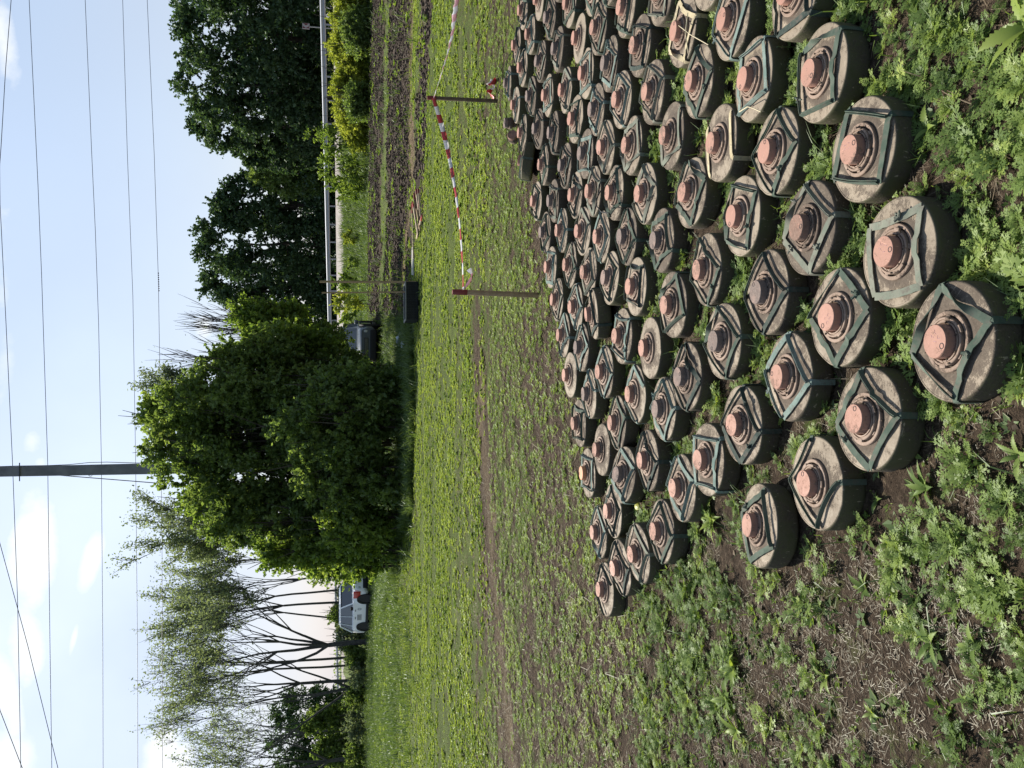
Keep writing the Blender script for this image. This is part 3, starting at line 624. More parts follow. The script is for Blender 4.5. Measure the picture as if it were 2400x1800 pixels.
    blk = noisy('black_plastic', (.012, .013, .015), (.025, .026, .028), 12, .5, b=.2); rimm = noisy('crate_rim', (.20, .20, .19), (.28, .28, .26), 12, .6)
    r = empty('black_crate', (c_[0], c_[1] + .28, .0), R(4)); dpt = .5
    b = MB()
    for s_ in (-1, 1):
        b.box((0, s_ * (dpt / 2 - .012), h / 2), (wd, .02, h - .02)); b.box((s_ * (wd / 2 - .012), 0, h / 2), (.02, dpt - .052, h - .02))
    b.box((0, 0, .03), (wd - .05, dpt - .05, .02))
    for q in range(15): b.box((-wd / 2 + wd * (q + .5) / 15, -dpt / 2 + .002 - .006, h / 2), (.012, .012, h - .03))
    for q in range(4): b.box((0, -dpt / 2 - .0075, .05 + q * .055), (wd - .004, .009, .01))
    b.done('crate_body', blk, r)
    b = MB(); 
    for s_ in (-1, 1): b.box((0, s_ * (dpt / 2 - .01), h + .004), (wd + .02, .035, .022), None, .004); b.box((s_ * (wd / 2 - .008), 0, h + .004), (.034, dpt - .054, .0215), None, .004)
    b.done('crate_rim', rimm, r); tag(r, 'low black plastic crate with ribbed sides at the field edge', 'crate')
    for (y0, xt, w_, lab) in ((661, 749, .05, 'taller thicker wooden pole standing upright in the black crate'), (684, 754, .033, 'thinner wooden pole standing upright in the black crate')):
        Yb = c_[1] + .22; p = at(965, y0, Yb); q = at(xt, y0 - (1 if w_ > .04 else -2), Yb); b_ = Vector((p[0], Yb, .045)); t_ = Vector(q)
        MB().tube([b_ - b_, (t_ - b_)], [w_ / 2, w_ / 2 * .9], 10).done('wooden_pole', noisy('pole_wood', (.30, .21, .12), (.42, .30, .18), 10, .85), None, 40).location = b_
        o = [o for o in bpy.data.objects if o.name.startswith('wooden_pole')][-1]; tag(o, lab, 'pole', 'poles standing in the crate')
    # litter by the crate: red-white bundle, plastic bags
    def crumple(name, p, size, mt, lab, cat, seed, sub=3):
        rg = random.Random(seed); b = MB(); bmesh.ops.create_icosphere(b.bm, subdivisions=sub, radius=1)
        for v in b.bm.verts:
            n = v.co; k = 1 + .28 * math.sin(5 * n.x + seed) * math.cos(4 * n.y + 2 * n.z) + .16 * math.sin(11 * n.z + 7 * n.x) + rg.uniform(-.06, .06); v.co = Vector((n.x * k * size[0], n.y * k * size[1], max(-.6, n.z * k) * size[2]))
        o = b.done(name, mt, None, 0); o.location = (p[0], p[1], size[2] * .55 + ground_z(np.array([p[0]]), np.array([p[1]]))[0]); tag(o, lab, cat); return o
    rp = noisy('red_plastic', (.55, .03, .03), (.70, .06, .05), 9, .4, b=.2); wp = noisy('white_plastic', (.50, .54, .58), (.74, .77, .80), 9, .3, b=.4, dist=.02)
    crumple('red_bundle', gp(946, 719, .06), (.07, .08, .06), rp, 'small round red plastic bundle on the soil behind the crate', 'bundle', 1)
    crumple('tape_bundle', gp(950, 705, .05), (.08, .06, .05), noisy('red_white_mix', (.6, .06, .06), (.8, .75, .75), 20, .5), 'red and white tape scraps heaped beside the red bundle', 'tape scrap', 2)
    crumple('plastic_bag', gp(934, 797, .12), (.17, .15, .13), wp, 'larger bluish white plastic bag below the parked grey car', 'bag', 3)
    crumple('plastic_bag', gp(945, 808, .08), (.12, .12, .08), wp, 'smaller crumpled clear plastic bag in the shaded grass', 'bag', 4)
    crumple('tape_bundle', gp(933, 776, .06), (.09, .07, .07), noisy('tape_mix', (.6, .1, .08), (.8, .7, .65), 25, .5), 'orange and white scrap beside the larger plastic bag', 'tape scrap', 5)
    crumple('tape_bundle', gp(957, 803, .06), (.12, .07, .06), bpy.data.materials['red_white_mix'], 'dark red and white tape bundle at edge of the tall grass', 'tape scrap', 6)
    # yellow leaf, straw stalks, cord
    p = gp(1495, 1186, .03); b = MB(); n = 14
    b.lathe([(0, .004), (.014, .002), (.022, -.003)], n).done('yellow_leaf', leaf_mat('yellow_leaf', [(0, (.5, .5, .03)), (1, (.65, .6, .05))], .5), None, 0)
    o = bpy.data.objects['yellow_leaf']; o.location = (p[0], p[1], .035); o.rotation_euler = (.3, .2, 0); o.scale = (1, 1.2, 1); tag(o, 'round yellow leaf lying between mines near the left end', 'leaf')
    strawm = noisy('straw', (.50, .42, .27), (.62, .54, .36), 40, .7, b=.1)
    m90 = Vector((*MP[89], 0)); 
    for k, (p0, p1, lab) in enumerate(((gp(1591, 60, .112), gp(1660, 105, .10), 'thin dry straw stalk lying across the mine by the straw strap'), (gp(1612, 30, .116), gp(1613, 125, .108), 'dry straw stalk crossing the landmine with straw-coloured strap'))):
        MB().tube([p0, (p0 + p1) / 2 + np.array((0, 0, .012)), p1], .0022, 6).done('straw_stalk', strawm, None); tag([o for o in bpy.data.objects if o.name.startswith('straw_stalk')][-1], lab, 'straw')
    pts = [gp(1738, 252 + 0, .112), gp(1733, 262, .118), gp(1752, 250, .125), gp(1766, 254, .115), gp(1783, 262, .108)]
    MB().tube(pts, .002, 6).done('straw_stalk', strawm, None); tag([o for o in bpy.data.objects if o.name.startswith('straw_stalk')][-1], 'bent dry straw lying on the mine with wide teal straps', 'straw')
    pts = [gp(1408, 447, .13), gp(1398, 466, .15), gp(1399, 484, .15), gp(1410, 497, .14), gp(1427, 499, .13), gp(1432, 508, .10)]
    MB().tube(pts, .0035, 6).done('loose_cord', noisy('black_cord', (.012, .012, .012), (.03, .03, .03), 30, .7), None); tag(bpy.data.objects['loose_cord'], 'loose black cord looped between two landmines', 'cord')
loose_things()
# ------------------------------------------------------------------ utility pole and wires
def pole_and_wires():
    Yp = 30.0; conc = noisy('pole_concrete', (.20, .20, .22), (.27, .27, .29), 3, .9, b=.3, dist=.01)
    top = at(-70, 1107, Yp); bx = at(400, 1097, Yp)[0]
    r = empty('utility_pole', (bx, Yp, 0)); 
    w0, w1 = .42, .30; h = top[2]; lean = top[0] - bx
    b = MB(); V = []
    bm = b.bm
    for (z, w_, dx) in ((-.2, w0, 0), (h, w1, lean)): V.append([bm.verts.new((dx + sx * w_ / 2, sy * w_ * .4, z)) for sx, sy in ((-1, -1), (1, -1), (1, 1), (-1, 1))])
    for k in range(4): bm.faces.new((V[0][k], V[0][(k + 1) % 4], V[1][(k + 1) % 4], V[1][k]))
    bm.faces.new(V[0]); bm.faces.new(V[1]); bmesh.ops.bevel(bm, geom=[e for e in bm.edges], offset=.02, segments=1, affect='EDGES')
    b.done('shaft', conc, r)
    steel = mat('dark_steel', (.10, .10, .11), .5, .6)
    zc_ = at(50, 1100, Yp)[2]; xx = at(50, 1105, Yp)[0] - bx
    MB().tube([(xx - .3, -.16, zc_), (xx + .3, -.16, zc_)], .018, 8).done('crossbolt', steel, r)
    za = at(214, 1105, Yp)[2]; MB().tube([(at(214, 1114, Yp)[0] - bx + .02 * math.cos(t), -.1, za + .05 * math.sin(t)) for t in np.linspace(0, 5, 9)], .01, 6).done('hook', steel, r)
    p = [Vector(at(x, y, Yp)) - Vector((bx, Yp, 0)) for x, y in ((-20, 1094), (40, 1092), (110, 1091), (160, 1089), (210, 1084), (250, 1083), (320, 1085), (420, 1086))]
    MB().tube(p, .012, 6).done('down_lead', steel, r)
    tag(r, 'tall grey concrete utility pole rising behind the big bush', 'utility pole')
    gy = [at(115, 1112, Yp), at(378, 1133, Yp), at(900, 1175, Yp)]
    MB().tube([Vector(q) - Vector(gy[2]) for q in gy[::1]], .016, 6).done('guy_wire', steel, None, 0).location = gy[2]
    tag(bpy.data.objects['guy_wire'], 'slanting guy wire coming down from the concrete pole into the bush', 'wire')
    k = 1.0848
    W = [(((-60, 300), (24, 0), (-10, 160)), None)]
    wires = [([(30, -90), (24, 0), (12, 150), (2, 320), (-20, 600)], 'wire crossing only the top left corner of the photo', 38), ([(60, -150), (63, 0), (82, 400), (90, 600), (103, 1000), (108, 1400), (114, 1800)], 'overhead wire, second from the left edge at photo top', 42),
             ([(178, -150), (184, 0), (198, 330), (206, 500), (213, 700), (219, 1000), (222, 1400), (223, 1800)], 'overhead wire, third from the left edge at photo top', 46), ([(262, -150), (265, 0), (275, 330), (287, 640), (293, 1000), (297, 1400), (298, 1800)], 'overhead wire, fourth from left, passing just above the bush', 50),
             ([(314, -150), (318, 0), (333, 330), (342, 600), (347, 900), (350, 1200), (351, 1800)], 'lowest overhead wire with a coiled splice, passing behind the bush top', 50), ([(-3, 200), (0, 440), (13, 700), (27, 1000), (38, 1300), (45, 1659), (47, 1800)], 'overhead wire nearest the left edge along the photo middle', 40),
             ([(-25, 1090), (0, 1175), (60, 1395), (125, 1659), (160, 1800)], 'steeper wire crossing two others at the bottom left corner', 30), ([(-20, 1440), (0, 1535), (48, 1659), (110, 1820)], 'short slanting wire in the extreme bottom left corner', 28)]
    wm = mat('wire', (.10, .10, .14), .5, .5)
    for pts, lab, Y in wires:
        P = []
        for j in range(len(pts) - 1):
            for q in range(6): f = q / 6; P.append((pts[j][0] * (1 - f) + pts[j + 1][0] * f, pts[j][1] * (1 - f) + pts[j + 1][1] * f))
        P.append(pts[-1]); P3 = [Vector(at(x * k, y * k, Y)) for x, y in P]; o0 = P3[0].copy()
        if 'coiled' in lab:
            root = empty('overhead_wire', o0); MB().tube([q - o0 for q in P3], .014, 5).done('cable', wm, root, 0)
            A_ = Vector(at(342 * k, 590 * k, Y)); B_ = Vector(at(343.3 * k, 628 * k, Y)); b = MB()
            for i in range(9): c_ = A_.lerp(B_, i / 8) - o0; bmesh.ops.create_icosphere(b.bm, subdivisions=1, radius=.045, matrix=Matrix.Translation(c_))
            b.done('splice', wm, root, 0); tag(root, lab, 'wire', 'overhead wires')
        else:
            o = MB().tube([q - o0 for q in P3], .014 if Y > 35 else .011, 5).done('overhead_wire', wm, None, 0); o.location = o0; tag(o, lab, 'wire', 'overhead wires')
pole_and_wires()
# ------------------------------------------------------------------ trees and shrubs
def quads_leaf(C, size, rng, up=.35, asp=.55, tint=None):
    n = len(C); d = rng.normal(size=(n, 3)); d /= np.linalg.norm(d, axis=1)[:, None]
    e = rng.normal(size=(n, 3)); e[:, 2] += up; b = np.cross(d, e); b /= np.linalg.norm(b, axis=1)[:, None] + 1e-9
    s = size * rng.uniform(.6, 1.35, n); d *= s[:, None]; b *= (s * asp)[:, None]
    V = np.stack((C - d * .5, C + b * .5, C + d * .5, C - b * .5), 1).reshape(-1, 3)
    Q = np.arange(4 * n).reshape(-1, 4)
    if tint is None: tint = rng.uniform(0, 1, n)
    return V, Q, np.repeat(tint, 4)
def tubes(segs, n=4):
    """segs: list of (p0,p1,r0,r1)"""
    S_ = np.array([np.concatenate((a, b, (r0, r1))) for a, b, r0, r1 in segs]); p0, p1, r0, r1 = S_[:, :3], S_[:, 3:6], S_[:, 6], S_[:, 7]
    d = p1 - p0; d /= np.linalg.norm(d, axis=1)[:, None] + 1e-9
    u = np.where(np.abs(d[:, 2:3]) < .9, np.array([[0, 0, 1.0]]), np.array([[1.0, 0, 0]])); a = np.cross(d, u); a /= np.linalg.norm(a, axis=1)[:, None]; b = np.cross(d, a)
    V = []
    for k in range(n):
        t = 2 * math.pi * k / n; o = a * math.cos(t) + b * math.sin(t); V.append(p0 + o * r0[:, None]); V.append(p1 + o * r1[:, None])
    V = np.stack(V, 1); m = len(S_); base = np.arange(m)[:, None] * 2 * n
    Q = np.concatenate([np.stack((base[:, 0] + 2 * k, base[:, 0] + 2 * ((k + 1) % n), base[:, 0] + 2 * ((k + 1) % n) + 1, base[:, 0] + 2 * k + 1), 1) for k in range(n)])
    return V.reshape(-1, 3), Q
def grow(rng, p, d, L, r, lvl, maxl, segs, tips, spread=.5, trop=.25, kids=(3, 5), ratio=.6, wig=.10, minr=.006):
    n = 6 if lvl < 2 else 4; d = d / np.linalg.norm(d); pts = [p]
    for i in range(n):
        d = d + rng.normal(size=3) * wig + np.array((0, 0, trop / n)); d /= np.linalg.norm(d); q = p + d * L / n
        r1 = r * (1 - .75 * (i + 1) / n) if lvl else r * (1 - .55 * (i + 1) / n); segs.append((p, q, r * (1 - .75 * i / n) if lvl else r * (1 - .55 * i / n), r1)); p = q; pts.append((p, d.copy(), r1))
    if lvl == maxl:
        tips += [q[0] for q in pts[2:]]; return
    if lvl == maxl - 1: tips += [q[0] for q in pts[3:]]
    k = rng.integers(kids[0], kids[1] + 1) + (2 if lvl == 0 else 0)
    for j in range(k):
        f = rng.uniform(.3 if lvl else .35, 1.0); i = min(int(f * n), n - 1); q, dd, rr = pts[i + 1]
        e = rng.normal(size=3); e -= dd * e.dot(dd); e /= np.linalg.norm(e); nd = dd + e * spread * rng.uniform(.6, 1.3)
        grow(rng, q, nd, L * ratio * rng.uniform(.75, 1.15), max(rr * .72, minr), lvl + 1, maxl, segs, tips, spread, trop, kids, ratio, wig, minr)
def dense_tree(name, x, Y, h, rx, lab, seed, lm, bark='bark', ry=None, zb=.12, lobes=34, per=330, ls=.24, base=None, group=None, cat='tree', stems=1, flat=.95, cx=0, lobe_r=None, tr=None, stick=0, shell=.25):
    rng = np.random.default_rng(seed); ry = ry or rx
    gz = float(ground_z(np.array([x]), np.array([Y]), False)[0]) if base is None else base
    root = empty(name, (x, Y, gz)); h = h - 0
    cz = h * (1 + zb) / 2; rz = h * (1 - zb) / 2; lr = lobe_r or min(rx, rz) * .36
    u = rng.normal(size=(lobes, 3)); u /= np.linalg.norm(u, axis=1)[:, None]; rad = rng.uniform(shell, 1, lobes) ** .45
    Lc = u * rad[:, None] * np.array((rx - lr * .8, ry - lr * .8, rz - lr * .8)) + np.array((cx, 0, cz))
    Lr = lr * rng.uniform(.6, 1.25, lobes)
    C = []; T = []
    for c, r in zip(Lc, Lr):
        k = int(per * (r / lr) ** 2); nt_ = max(6, k // 16); tw = rng.normal(size=(nt_, 3)) + np.array((0, 0, .45)) + (c - np.array((0, 0, cz))) / max(rx, rz) * .8; tw /= np.linalg.norm(tw, axis=1)[:, None]
        tl = r * rng.uniform(.55, 1.4, nt_); ti = rng.integers(0, nt_, k); f = rng.uniform(.15, 1, k) ** .7
        C.append(c + tw[ti] * (tl[ti] * f)[:, None] + rng.normal(size=(k, 3)) * (r * .10 * (1.3 - f))[:, None]); T.append(np.clip(rng.normal(.5 + .16 * rng.normal(), .16, k) + (tw[ti, 2] * .12), 0, 1))
    C = np.concatenate(C); T = np.concatenate(T); ok = C[:, 2] > .05; C = C[ok]; T = T[ok]
    V, Q, t = quads_leaf(C, ls, rng, tint=T)
    link('crown', mesh_np('crown', V, Q, MAT[lm], {'tint': t}), root)
    segs = []
    tr = tr or h * .022
    for s_ in range(stems):
        b0 = np.array((rng.normal() * .18 * (stems > 1) * rx, rng.normal() * .15 * (stems > 1), -.1))
        top = np.array((cx + rng.normal() * rx * (.35 if stems > 1 else .1), rng.normal() * ry * .2, h * (.62 if stems == 1 else rng.uniform(.55, .9)))); k = 7; prev = b0
        for i in range(1, k + 1):
            f = i / k; q = b0 + (top - b0) * f + rng.normal(size=3) * h * .008; segs.append((prev, q, tr * (1 - .75 * (i - 1) / k) / (1 if stems == 1 else 1.7), tr * (1 - .75 * i / k) / (1 if stems == 1 else 1.7))); prev = q
            if i > 1:
                for j in range(3 if stems == 1 else 2):
                    c = Lc[rng.integers(lobes)]; 
                    if c[2] < q[2] - h * .05: continue
                    mdl = (q + c) / 2 - np.array((0, 0, abs(c[2] - q[2]) * .1)); segs += [(q, mdl, tr * .30 * (1.1 - f), tr * .2 * (1.1 - f)), (mdl, c, tr * .2 * (1.1 - f), tr * .07)]
    for s_ in range(stick):
        c = Lc[rng.integers(lobes)]; d = rng.normal(size=3) * .3; d[2] = abs(d[2]) + 1; q = c + d * lr * 1.9; segs.append((c, q, .02, .006))
    V, Q = tubes(segs, 6); link('trunk', mesh_np('trunk', V, Q, MAT[bark], smooth=True), root)
    tag(root, lab, cat, group); return root
def sparse_tree(name, x, Y, h, r, lab, seed, lm='leaf_pale', lean=0, leaf=2, ls=.13, kids=(3, 4), maxl=4, first=.30, spread=.42, forks=3, trop=.35, wide=1.0, group=None, cat='tree', nl=1.0, bark='grey_bark', base=None):
    rng = np.random.default_rng(seed); gz = float(ground_z(np.array([x]), np.array([Y]), False)[0]) if base is None else base
    root = empty(name, (x, Y, gz)); segs = []; tips = []; p = np.array((0, 0, -.2)); d = np.array((lean, 0, 1.0)); n = 6; th = h * first
    for i in range(n):
        d = d + rng.normal(size=3) * .03; d /= np.linalg.norm(d); q = p + d * th / n; segs.append((p, q, r * (1.15 - .25 * i / n) if i else r * 1.5, r * (1.15 - .25 * (i + 1) / n))); p = q
    for f in range(forks):
        a = 2 * math.pi * (f + rng.uniform(-.2, .2)) / forks; e = np.array((math.cos(a) * wide, math.sin(a) * .7, 0)); nd = d + e * spread * rng.uniform(.5, 1.1)
        grow(rng, p, nd, (h - th) * rng.uniform(.5, .66), r * .62, 1, maxl, segs, tips, spread, trop, kids, .62, .08, .015)
    grow(rng, p, d, (h - th) * .66, r * .75, 1, maxl, segs, tips, spread, trop, kids, .62, .07, .015)
    V, Q = tubes(segs, 5); link('trunk', mesh_np('trunk', V, Q, MAT[bark], smooth=True), root)
    C = np.array(tips); C = C[rng.random(len(C)) < nl]
    C = np.repeat(C, leaf, 0); C = C + rng.normal(size=C.shape) * (.04 + ls * .75)
    V, Q, t = quads_leaf(C, ls, rng); link('crown', mesh_np('crown', V, Q, MAT[lm], {'tint': t}), root)
    print(name, len(segs), len(C)); tag(root, lab, cat, group); return root
def xy(x, y, Y): p = at(x, y, Y); return p[0], Y
def build_trees():
    G1 = 'dark trees beyond the road'
    # right hand grove beyond the road: (photo y of centre, photo x of top, half width px, Y)
    for k, (y, xt, hw, Y, lm, lab, ls) in enumerate((
        (-60, 395, 150, 56, 'leaf_dark', 'dense dark round tree cut by the photo top edge', .23), (90, 392, 130, 60, 'leaf_dark', 'tallest dense dark tree behind the chevron sign', .23), (215, 396, 115, 63, 'leaf_dark', 'dense dark tree left of the tallest one, rounded crown', .23),
        (300, 430, 80, 66, 'leaf_dark', 'dark tree on the outer edge of the tall grove', .22), (392, 575, 75, 74, 'leaf_mid', 'lower lighter tree filling the gap between two dark groves', .24), (480, 485, 88, 78, 'leaf_dark', 'dark dense tree on right side of middle grove', .27), (570, 440, 100, 80, 'leaf_dark', 'highest dark tree of middle grove behind the guardrail', .27),
        (665, 455, 92, 84, 'leaf_dark', 'rounded dark tree behind the two tall poles', .27), (725, 540, 78, 86, 'leaf_dark', 'dark low tree half hidden by the big bush', .27), (140, 560, 120, 72, 'leaf_dark', 'inner dark tree low behind the road, near chevron sign', .27), (-160, 420, 120, 62, 'leaf_dark', 'dense dark tree beyond the top edge of photo', .24), (350, 520, 60, 68, 'leaf_dark', 'narrow dark tree sloping down from tall grove', .22), (430, 620, 60, 82, 'leaf_dark', 'small dark tree low in the gap between groves', .24))):
        X, _ = xy(700, y, Y); top = at(xt, y, Y)[2]; gz = float(ground_z(np.array([X]), np.array([Y]), False)[0]); rx = hw / F * Y
        dense_tree('broadleaf_tree', X, Y, top - gz, rx, lab, 100 + k, lm, zb=-.04, lobes=170, per=250, ls=ls, group=G1, ry=rx * .8, lobe_r=rx * .22, shell=.62)
    # yellow green willow scrub on the embankment
    for k, (y, xt, xb, hw, Y, lab) in enumerate(((-40, 752, 868, 75, 41, 'yellow-green bushy scrub cut by the top edge below the guardrail'), (45, 764, 870, 62, 42, 'yellow-green scrub clump below the chevron sign'), (120, 762, 869, 62, 43, 'yellow-green scrub clump, taller, under the bright guardrail glint'), (200, 770, 868, 58, 44, 'dense yellow-green scrub clump in the middle of the bank'), (268, 776, 868, 52, 45, 'rounded yellow-green scrub clump beside the young tree'), (318, 800, 866, 36, 46, 'brightest yellow small scrub clump at the end of the row'), (80, 800, 874, 60, 39.5, 'low darker green scrub in front at the ditch edge'), (240, 810, 872, 48, 41, 'low green scrub in front of the rounded clump'))):
        p = at(xb, y, Y); top = at(xt, y, Y)[2]; gz = float(ground_z(np.array([p[0]]), np.array([Y]), False)[0])
        dense_tree('scrub_bush', p[0], Y, max(top - gz, 1.2), hw / F * Y, lab, 200 + k, 'leaf_yellow' if k != 6 and k != 7 else 'leaf_mid', zb=-.15, lobes=64, per=480, ls=.11, stems=5, cat='bush', group='scrub on the embankment', tr=.03, lobe_r=.42, stick=20)
    dense_tree('young_tree', *xy(820, 395, 50), 0, 1, 'x', 1, 'leaf_light') if False else None
    for k, (y, xt, hw, Y, lm, lab, lo) in enumerate(((330, 700, 48, 47, 'leaf_light', 'fresh green young tree in front of the guardrail with bent trunk', 26), (395, 735, 62, 48, 'leaf_light', 'wider fresh green young tree crossing the guardrail', 34), (440, 765, 50, 49, 'leaf_light', 'low light green shrub beside the young trees', 24), (560, 803, 26, 55, 'leaf_yellow', 'tiny yellow-green bush below the concrete road edge', 10), (660, 768, 30, 52, 'leaf_light', 'small light shrub crossing the guardrail behind the poles', 14), (712, 772, 34, 50, 'leaf_yellow', 'yellow-green shrub between the poles and the grey car', 18), (760, 790, 40, 48, 'leaf_light', 'light green shrub just behind the grey car', 18), (620, 806, 24, 56, 'leaf_light', 'tiny green bush on the bank right of the poles', 8))):
        X, _ = xy(830, y, Y); top = at(xt, y, Y)[2]; gz = float(ground_z(np.array([X]), np.array([Y]), False)[0])
        dense_tree('shrub', X, Y, max(top - gz, .8), hw / F * Y, lab, 300 + k, lm, zb=.05, lobes=lo, per=200, ls=.12, stems=3, cat='shrub', group='shrubs by the road', tr=.04, lobe_r=.38 if lo > 12 else .25)
    # the big bush mass in the middle
    G3 = 'bushes forming the big thicket'
    for k, (y, xt, hw, Y, lm, lab, zb, lo) in enumerate((
        (1015, 292, 105, 23.5, 'leaf_mid', 'tallest leafy bush of the thicket, in front of the concrete pole', .0, 60), (912, 338, 80, 23.0, 'leaf_mid', 'tall bush of the thicket beside the tallest one', .02, 52), (845, 440, 62, 23.5, 'leaf_mid', 'slanting lighter bush above the grey car', .40, 36),
        (1120, 342, 90, 24.0, 'leaf_mid', 'leafy bush below the guy wire in the thicket', .0, 54), (1210, 440, 85, 23.5, 'leaf_mid', 'rounded bush right of the thicket centre', .0, 48), (1278, 575, 72, 23.0, 'leaf_light', 'lighter bush near the white car end of thicket', .0, 42), (1322, 700, 34, 24.5, 'leaf_light', 'bright low bush partly covering the white car', .0, 22),
        (800, 612, 50, 26.5, 'leaf_mid', 'bush between grey car roof and the dark trees', .30, 40), (862, 640, 48, 24.5, 'leaf_mid', 'bush bridging the two halves of the thicket flank', .18, 40),
        (812, 545, 52, 24.5, 'leaf_light', 'airy bush filling the outer flank of thicket', .38, 40), (822, 690, 36, 25.5, 'leaf_mid', 'foliage of a bush hanging over roof of grey car', .45, 22), (1045, 300, 60, 24.5, 'leaf_mid', 'second highest bush crown beside the pole', .35, 40),
        (755, 505, 48, 27.0, 'leaf_light', 'light green bush top leaning out toward the dark trees', .42, 40), (1250, 500, 70, 25.5, 'leaf_mid', 'rounded bush filling the left shoulder of thicket', .05, 46), (1160, 392, 60, 25.5, 'leaf_light', 'bright bush crown right beside the pole wire', .3, 36), (965, 300, 70, 25.0, 'leaf_light', 'paler bush crown at the very top of thicket', .45, 40),
        (985, 640, 110, 20.9, 'leaf_mid', 'low dark bush at the front foot of thicket', -.05, 46), (912, 720, 62, 21.0, 'leaf_mid', 'low bush spilling over the shaded grass by grey car', -.05, 36), (1110, 660, 100, 21.2, 'leaf_mid', 'low front bush with dark hollow beneath', -.05, 44), (1222, 740, 78, 22.0, 'leaf_light', 'low lighter bush at the left foot of thicket', -.05, 34), (795, 640, 42, 26.5, 'leaf_light', 'narrow outer bush reaching toward the poles', .55, 18), (955, 470, 80, 24.5, 'leaf_dark', 'dark inner bush high in the thicket', .1, 40))):
        Xc, _ = xy(900, y, Y); top = at(xt, y, Y)[2]; X = xy(900, max(y, 872), Y)[0]
        dense_tree('thicket_bush', X, Y, top, hw / F * Y, lab, 400 + k, lm, zb=zb, cx=Xc - X, lobes=int(lo * 1.5), per=360, ls=.115, stems=1 if y < 860 else 6, cat='bush', group=G3, tr=.055 if y > 860 else .03, base=0, lobe_r=.42, stick=14)
    # pale and bare trees behind the thicket
    sparse_tree('pale_tree', *xy(900, 935, 34), at(290, 935, 34)[2] * .88, .14, 'pale thin-leaved tree top showing above the thicket', 51, leaf=14, ls=.10, first=.55, forks=4, spread=.38)
    sparse_tree('pale_tree', *xy(900, 1215, 34), at(400, 1215, 34)[2], .12, 'thin pale tree showing behind left shoulder of thicket', 52, leaf=12, ls=.10, first=.5, forks=4, spread=.38)
    for k, (y, xt, lab) in enumerate(((850, 365, 'bare twiggy tree top, tallest, sticking out above thicket'), (790, 425, 'bare twiggy tree top leaning out over the car side'))):
        sparse_tree('bare_tree', *xy(900, y + 25, 38), at(xt, y, 38)[2] * .9, .09, lab, 60 + k, leaf=1, nl=.12, ls=.08, first=.5, lean=.10, forks=4, spread=.30, trop=.5, maxl=3, kids=(4, 6))
    # tall sparse trees on the left of the thicket
    G4 = 'tall thin-leaved trees'
    for k, (y, xt, Y, r, first, forks, spread, lean, lab, wide, leaf) in enumerate((
        (1508, 318, 50, .30, .22, 4, .46, .0, 'largest tree with thick forked dark trunk behind the white car', 1.4, 2), (1412, 330, 52, .11, .45, 3, .36, .0, 'slim tree with straight trunk just left above white car', 1.2, 3), (1378, 345, 54, .10, .5, 3, .33, .0, 'slender tree between the thicket and white car', 1.2, 3),
        (1541, 350, 58, .13, .5, 3, .30, .0, 'straight thin-trunked tree beside the largest forked tree', 1.1, 2), (1561, 345, 60, .12, .5, 3, .3, .0, 'second straight thin trunk next to the forked tree', 1.1, 2), (1612, 345, 52, .20, .10, 3, .40, -.05, 'double-trunked dark tree splaying outward toward photo bottom', 1.5, 2),
        (1598, 380, 53, .16, .4, 3, .36, .0, 'dark trunk standing against the double-trunked tree', 1.2, 2), (1345, 380, 48, .09, .4, 3, .34, .0, 'thin tree rising out of the thicket edge', 1.1, 3), (1775, 420, 55, .20, .25, 4, .42, -.05, 'dark-trunked spreading tree at the bottom edge of photo', 1.3, 2), (1700, 400, 66, .15, .35, 4, .42, -.1, 'hazy spreading tree behind the evergreen grove', 1.3, 2), (1300, 400, 52, .10, .5, 3, .34, .0, 'thin tree mostly hidden behind the thicket', 1.1, 3), (1455, 400, 60, .10, .5, 3, .32, .05, 'faint slim tree behind white car roof', 1.1, 2))):
        X, _ = xy(800, y, Y); sparse_tree('tall_tree', X, Y, at(xt, y, Y)[2] * .88, r * (.66 if r < .25 else .52), lab, 70 + k, first=first, forks=forks, spread=spread * 1.12, nl=.66, lean=lean, wide=wide, leaf=leaf * 2, ls=.15, group=G4, maxl=4, kids=(3, 5), trop=.32)
    # dark evergreens lower left and bushes below
    for k, (y, xt, hw, Y, lm, lab, zb) in enumerate(((1655, 615, 62, 78, 'leaf_dark', 'dark evergreen tree right of the low shrub row', 0), (1725, 606, 66, 80, 'leaf_dark', 'broad dark evergreen at the centre of the evergreens', 0), (1800, 622, 66, 78, 'leaf_dark', 'dark evergreen cut by the photo bottom edge', 0), (1690, 700, 40, 60, 'leaf_mid', 'mid green feathery tree before the evergreens', .1), (1760, 735, 40, 58, 'leaf_mid', 'low feathery tree near photo bottom edge', .1), (1850, 640, 60, 80, 'leaf_dark', 'dark evergreen beyond the bottom edge of the photo', 0))):
        X, _ = xy(800, y, Y); dense_tree('evergreen_tree' if lm == 'leaf_dark' else 'feathery_tree', X, Y, at(xt, y, Y)[2], hw / F * Y, lab, 500 + k, lm, zb=zb - .05, lobes=70, per=300, ls=.2, group='trees at the lower left', shell=.4)
    for k, (y, xt, hw, Y, lab) in enumerate(((1395, 770, 30, 52, 'grey-green bush behind the white car roof'), (1440, 762, 34, 54, 'tallest grey-green bush behind the white car'), (1490, 778, 32, 52, 'rounded bush at the rear of the white car'), (1530, 800, 32, 50, 'low bush under the forked tree trunk'), (1575, 812, 34, 50, 'low dark bush under the thin straight trunks'), (1630, 805, 36, 52, 'scrubby bush under the double trunk'), (1700, 800, 40, 52, 'wide low scrub under the feathery tree'), (1775, 800, 40, 52, 'wide low scrub at the bottom edge of photo'), (1355, 800, 24, 55, 'small bush glimpsed over the white bonnet'), (1850, 800, 40, 52, 'low scrub just past the bottom edge'))):
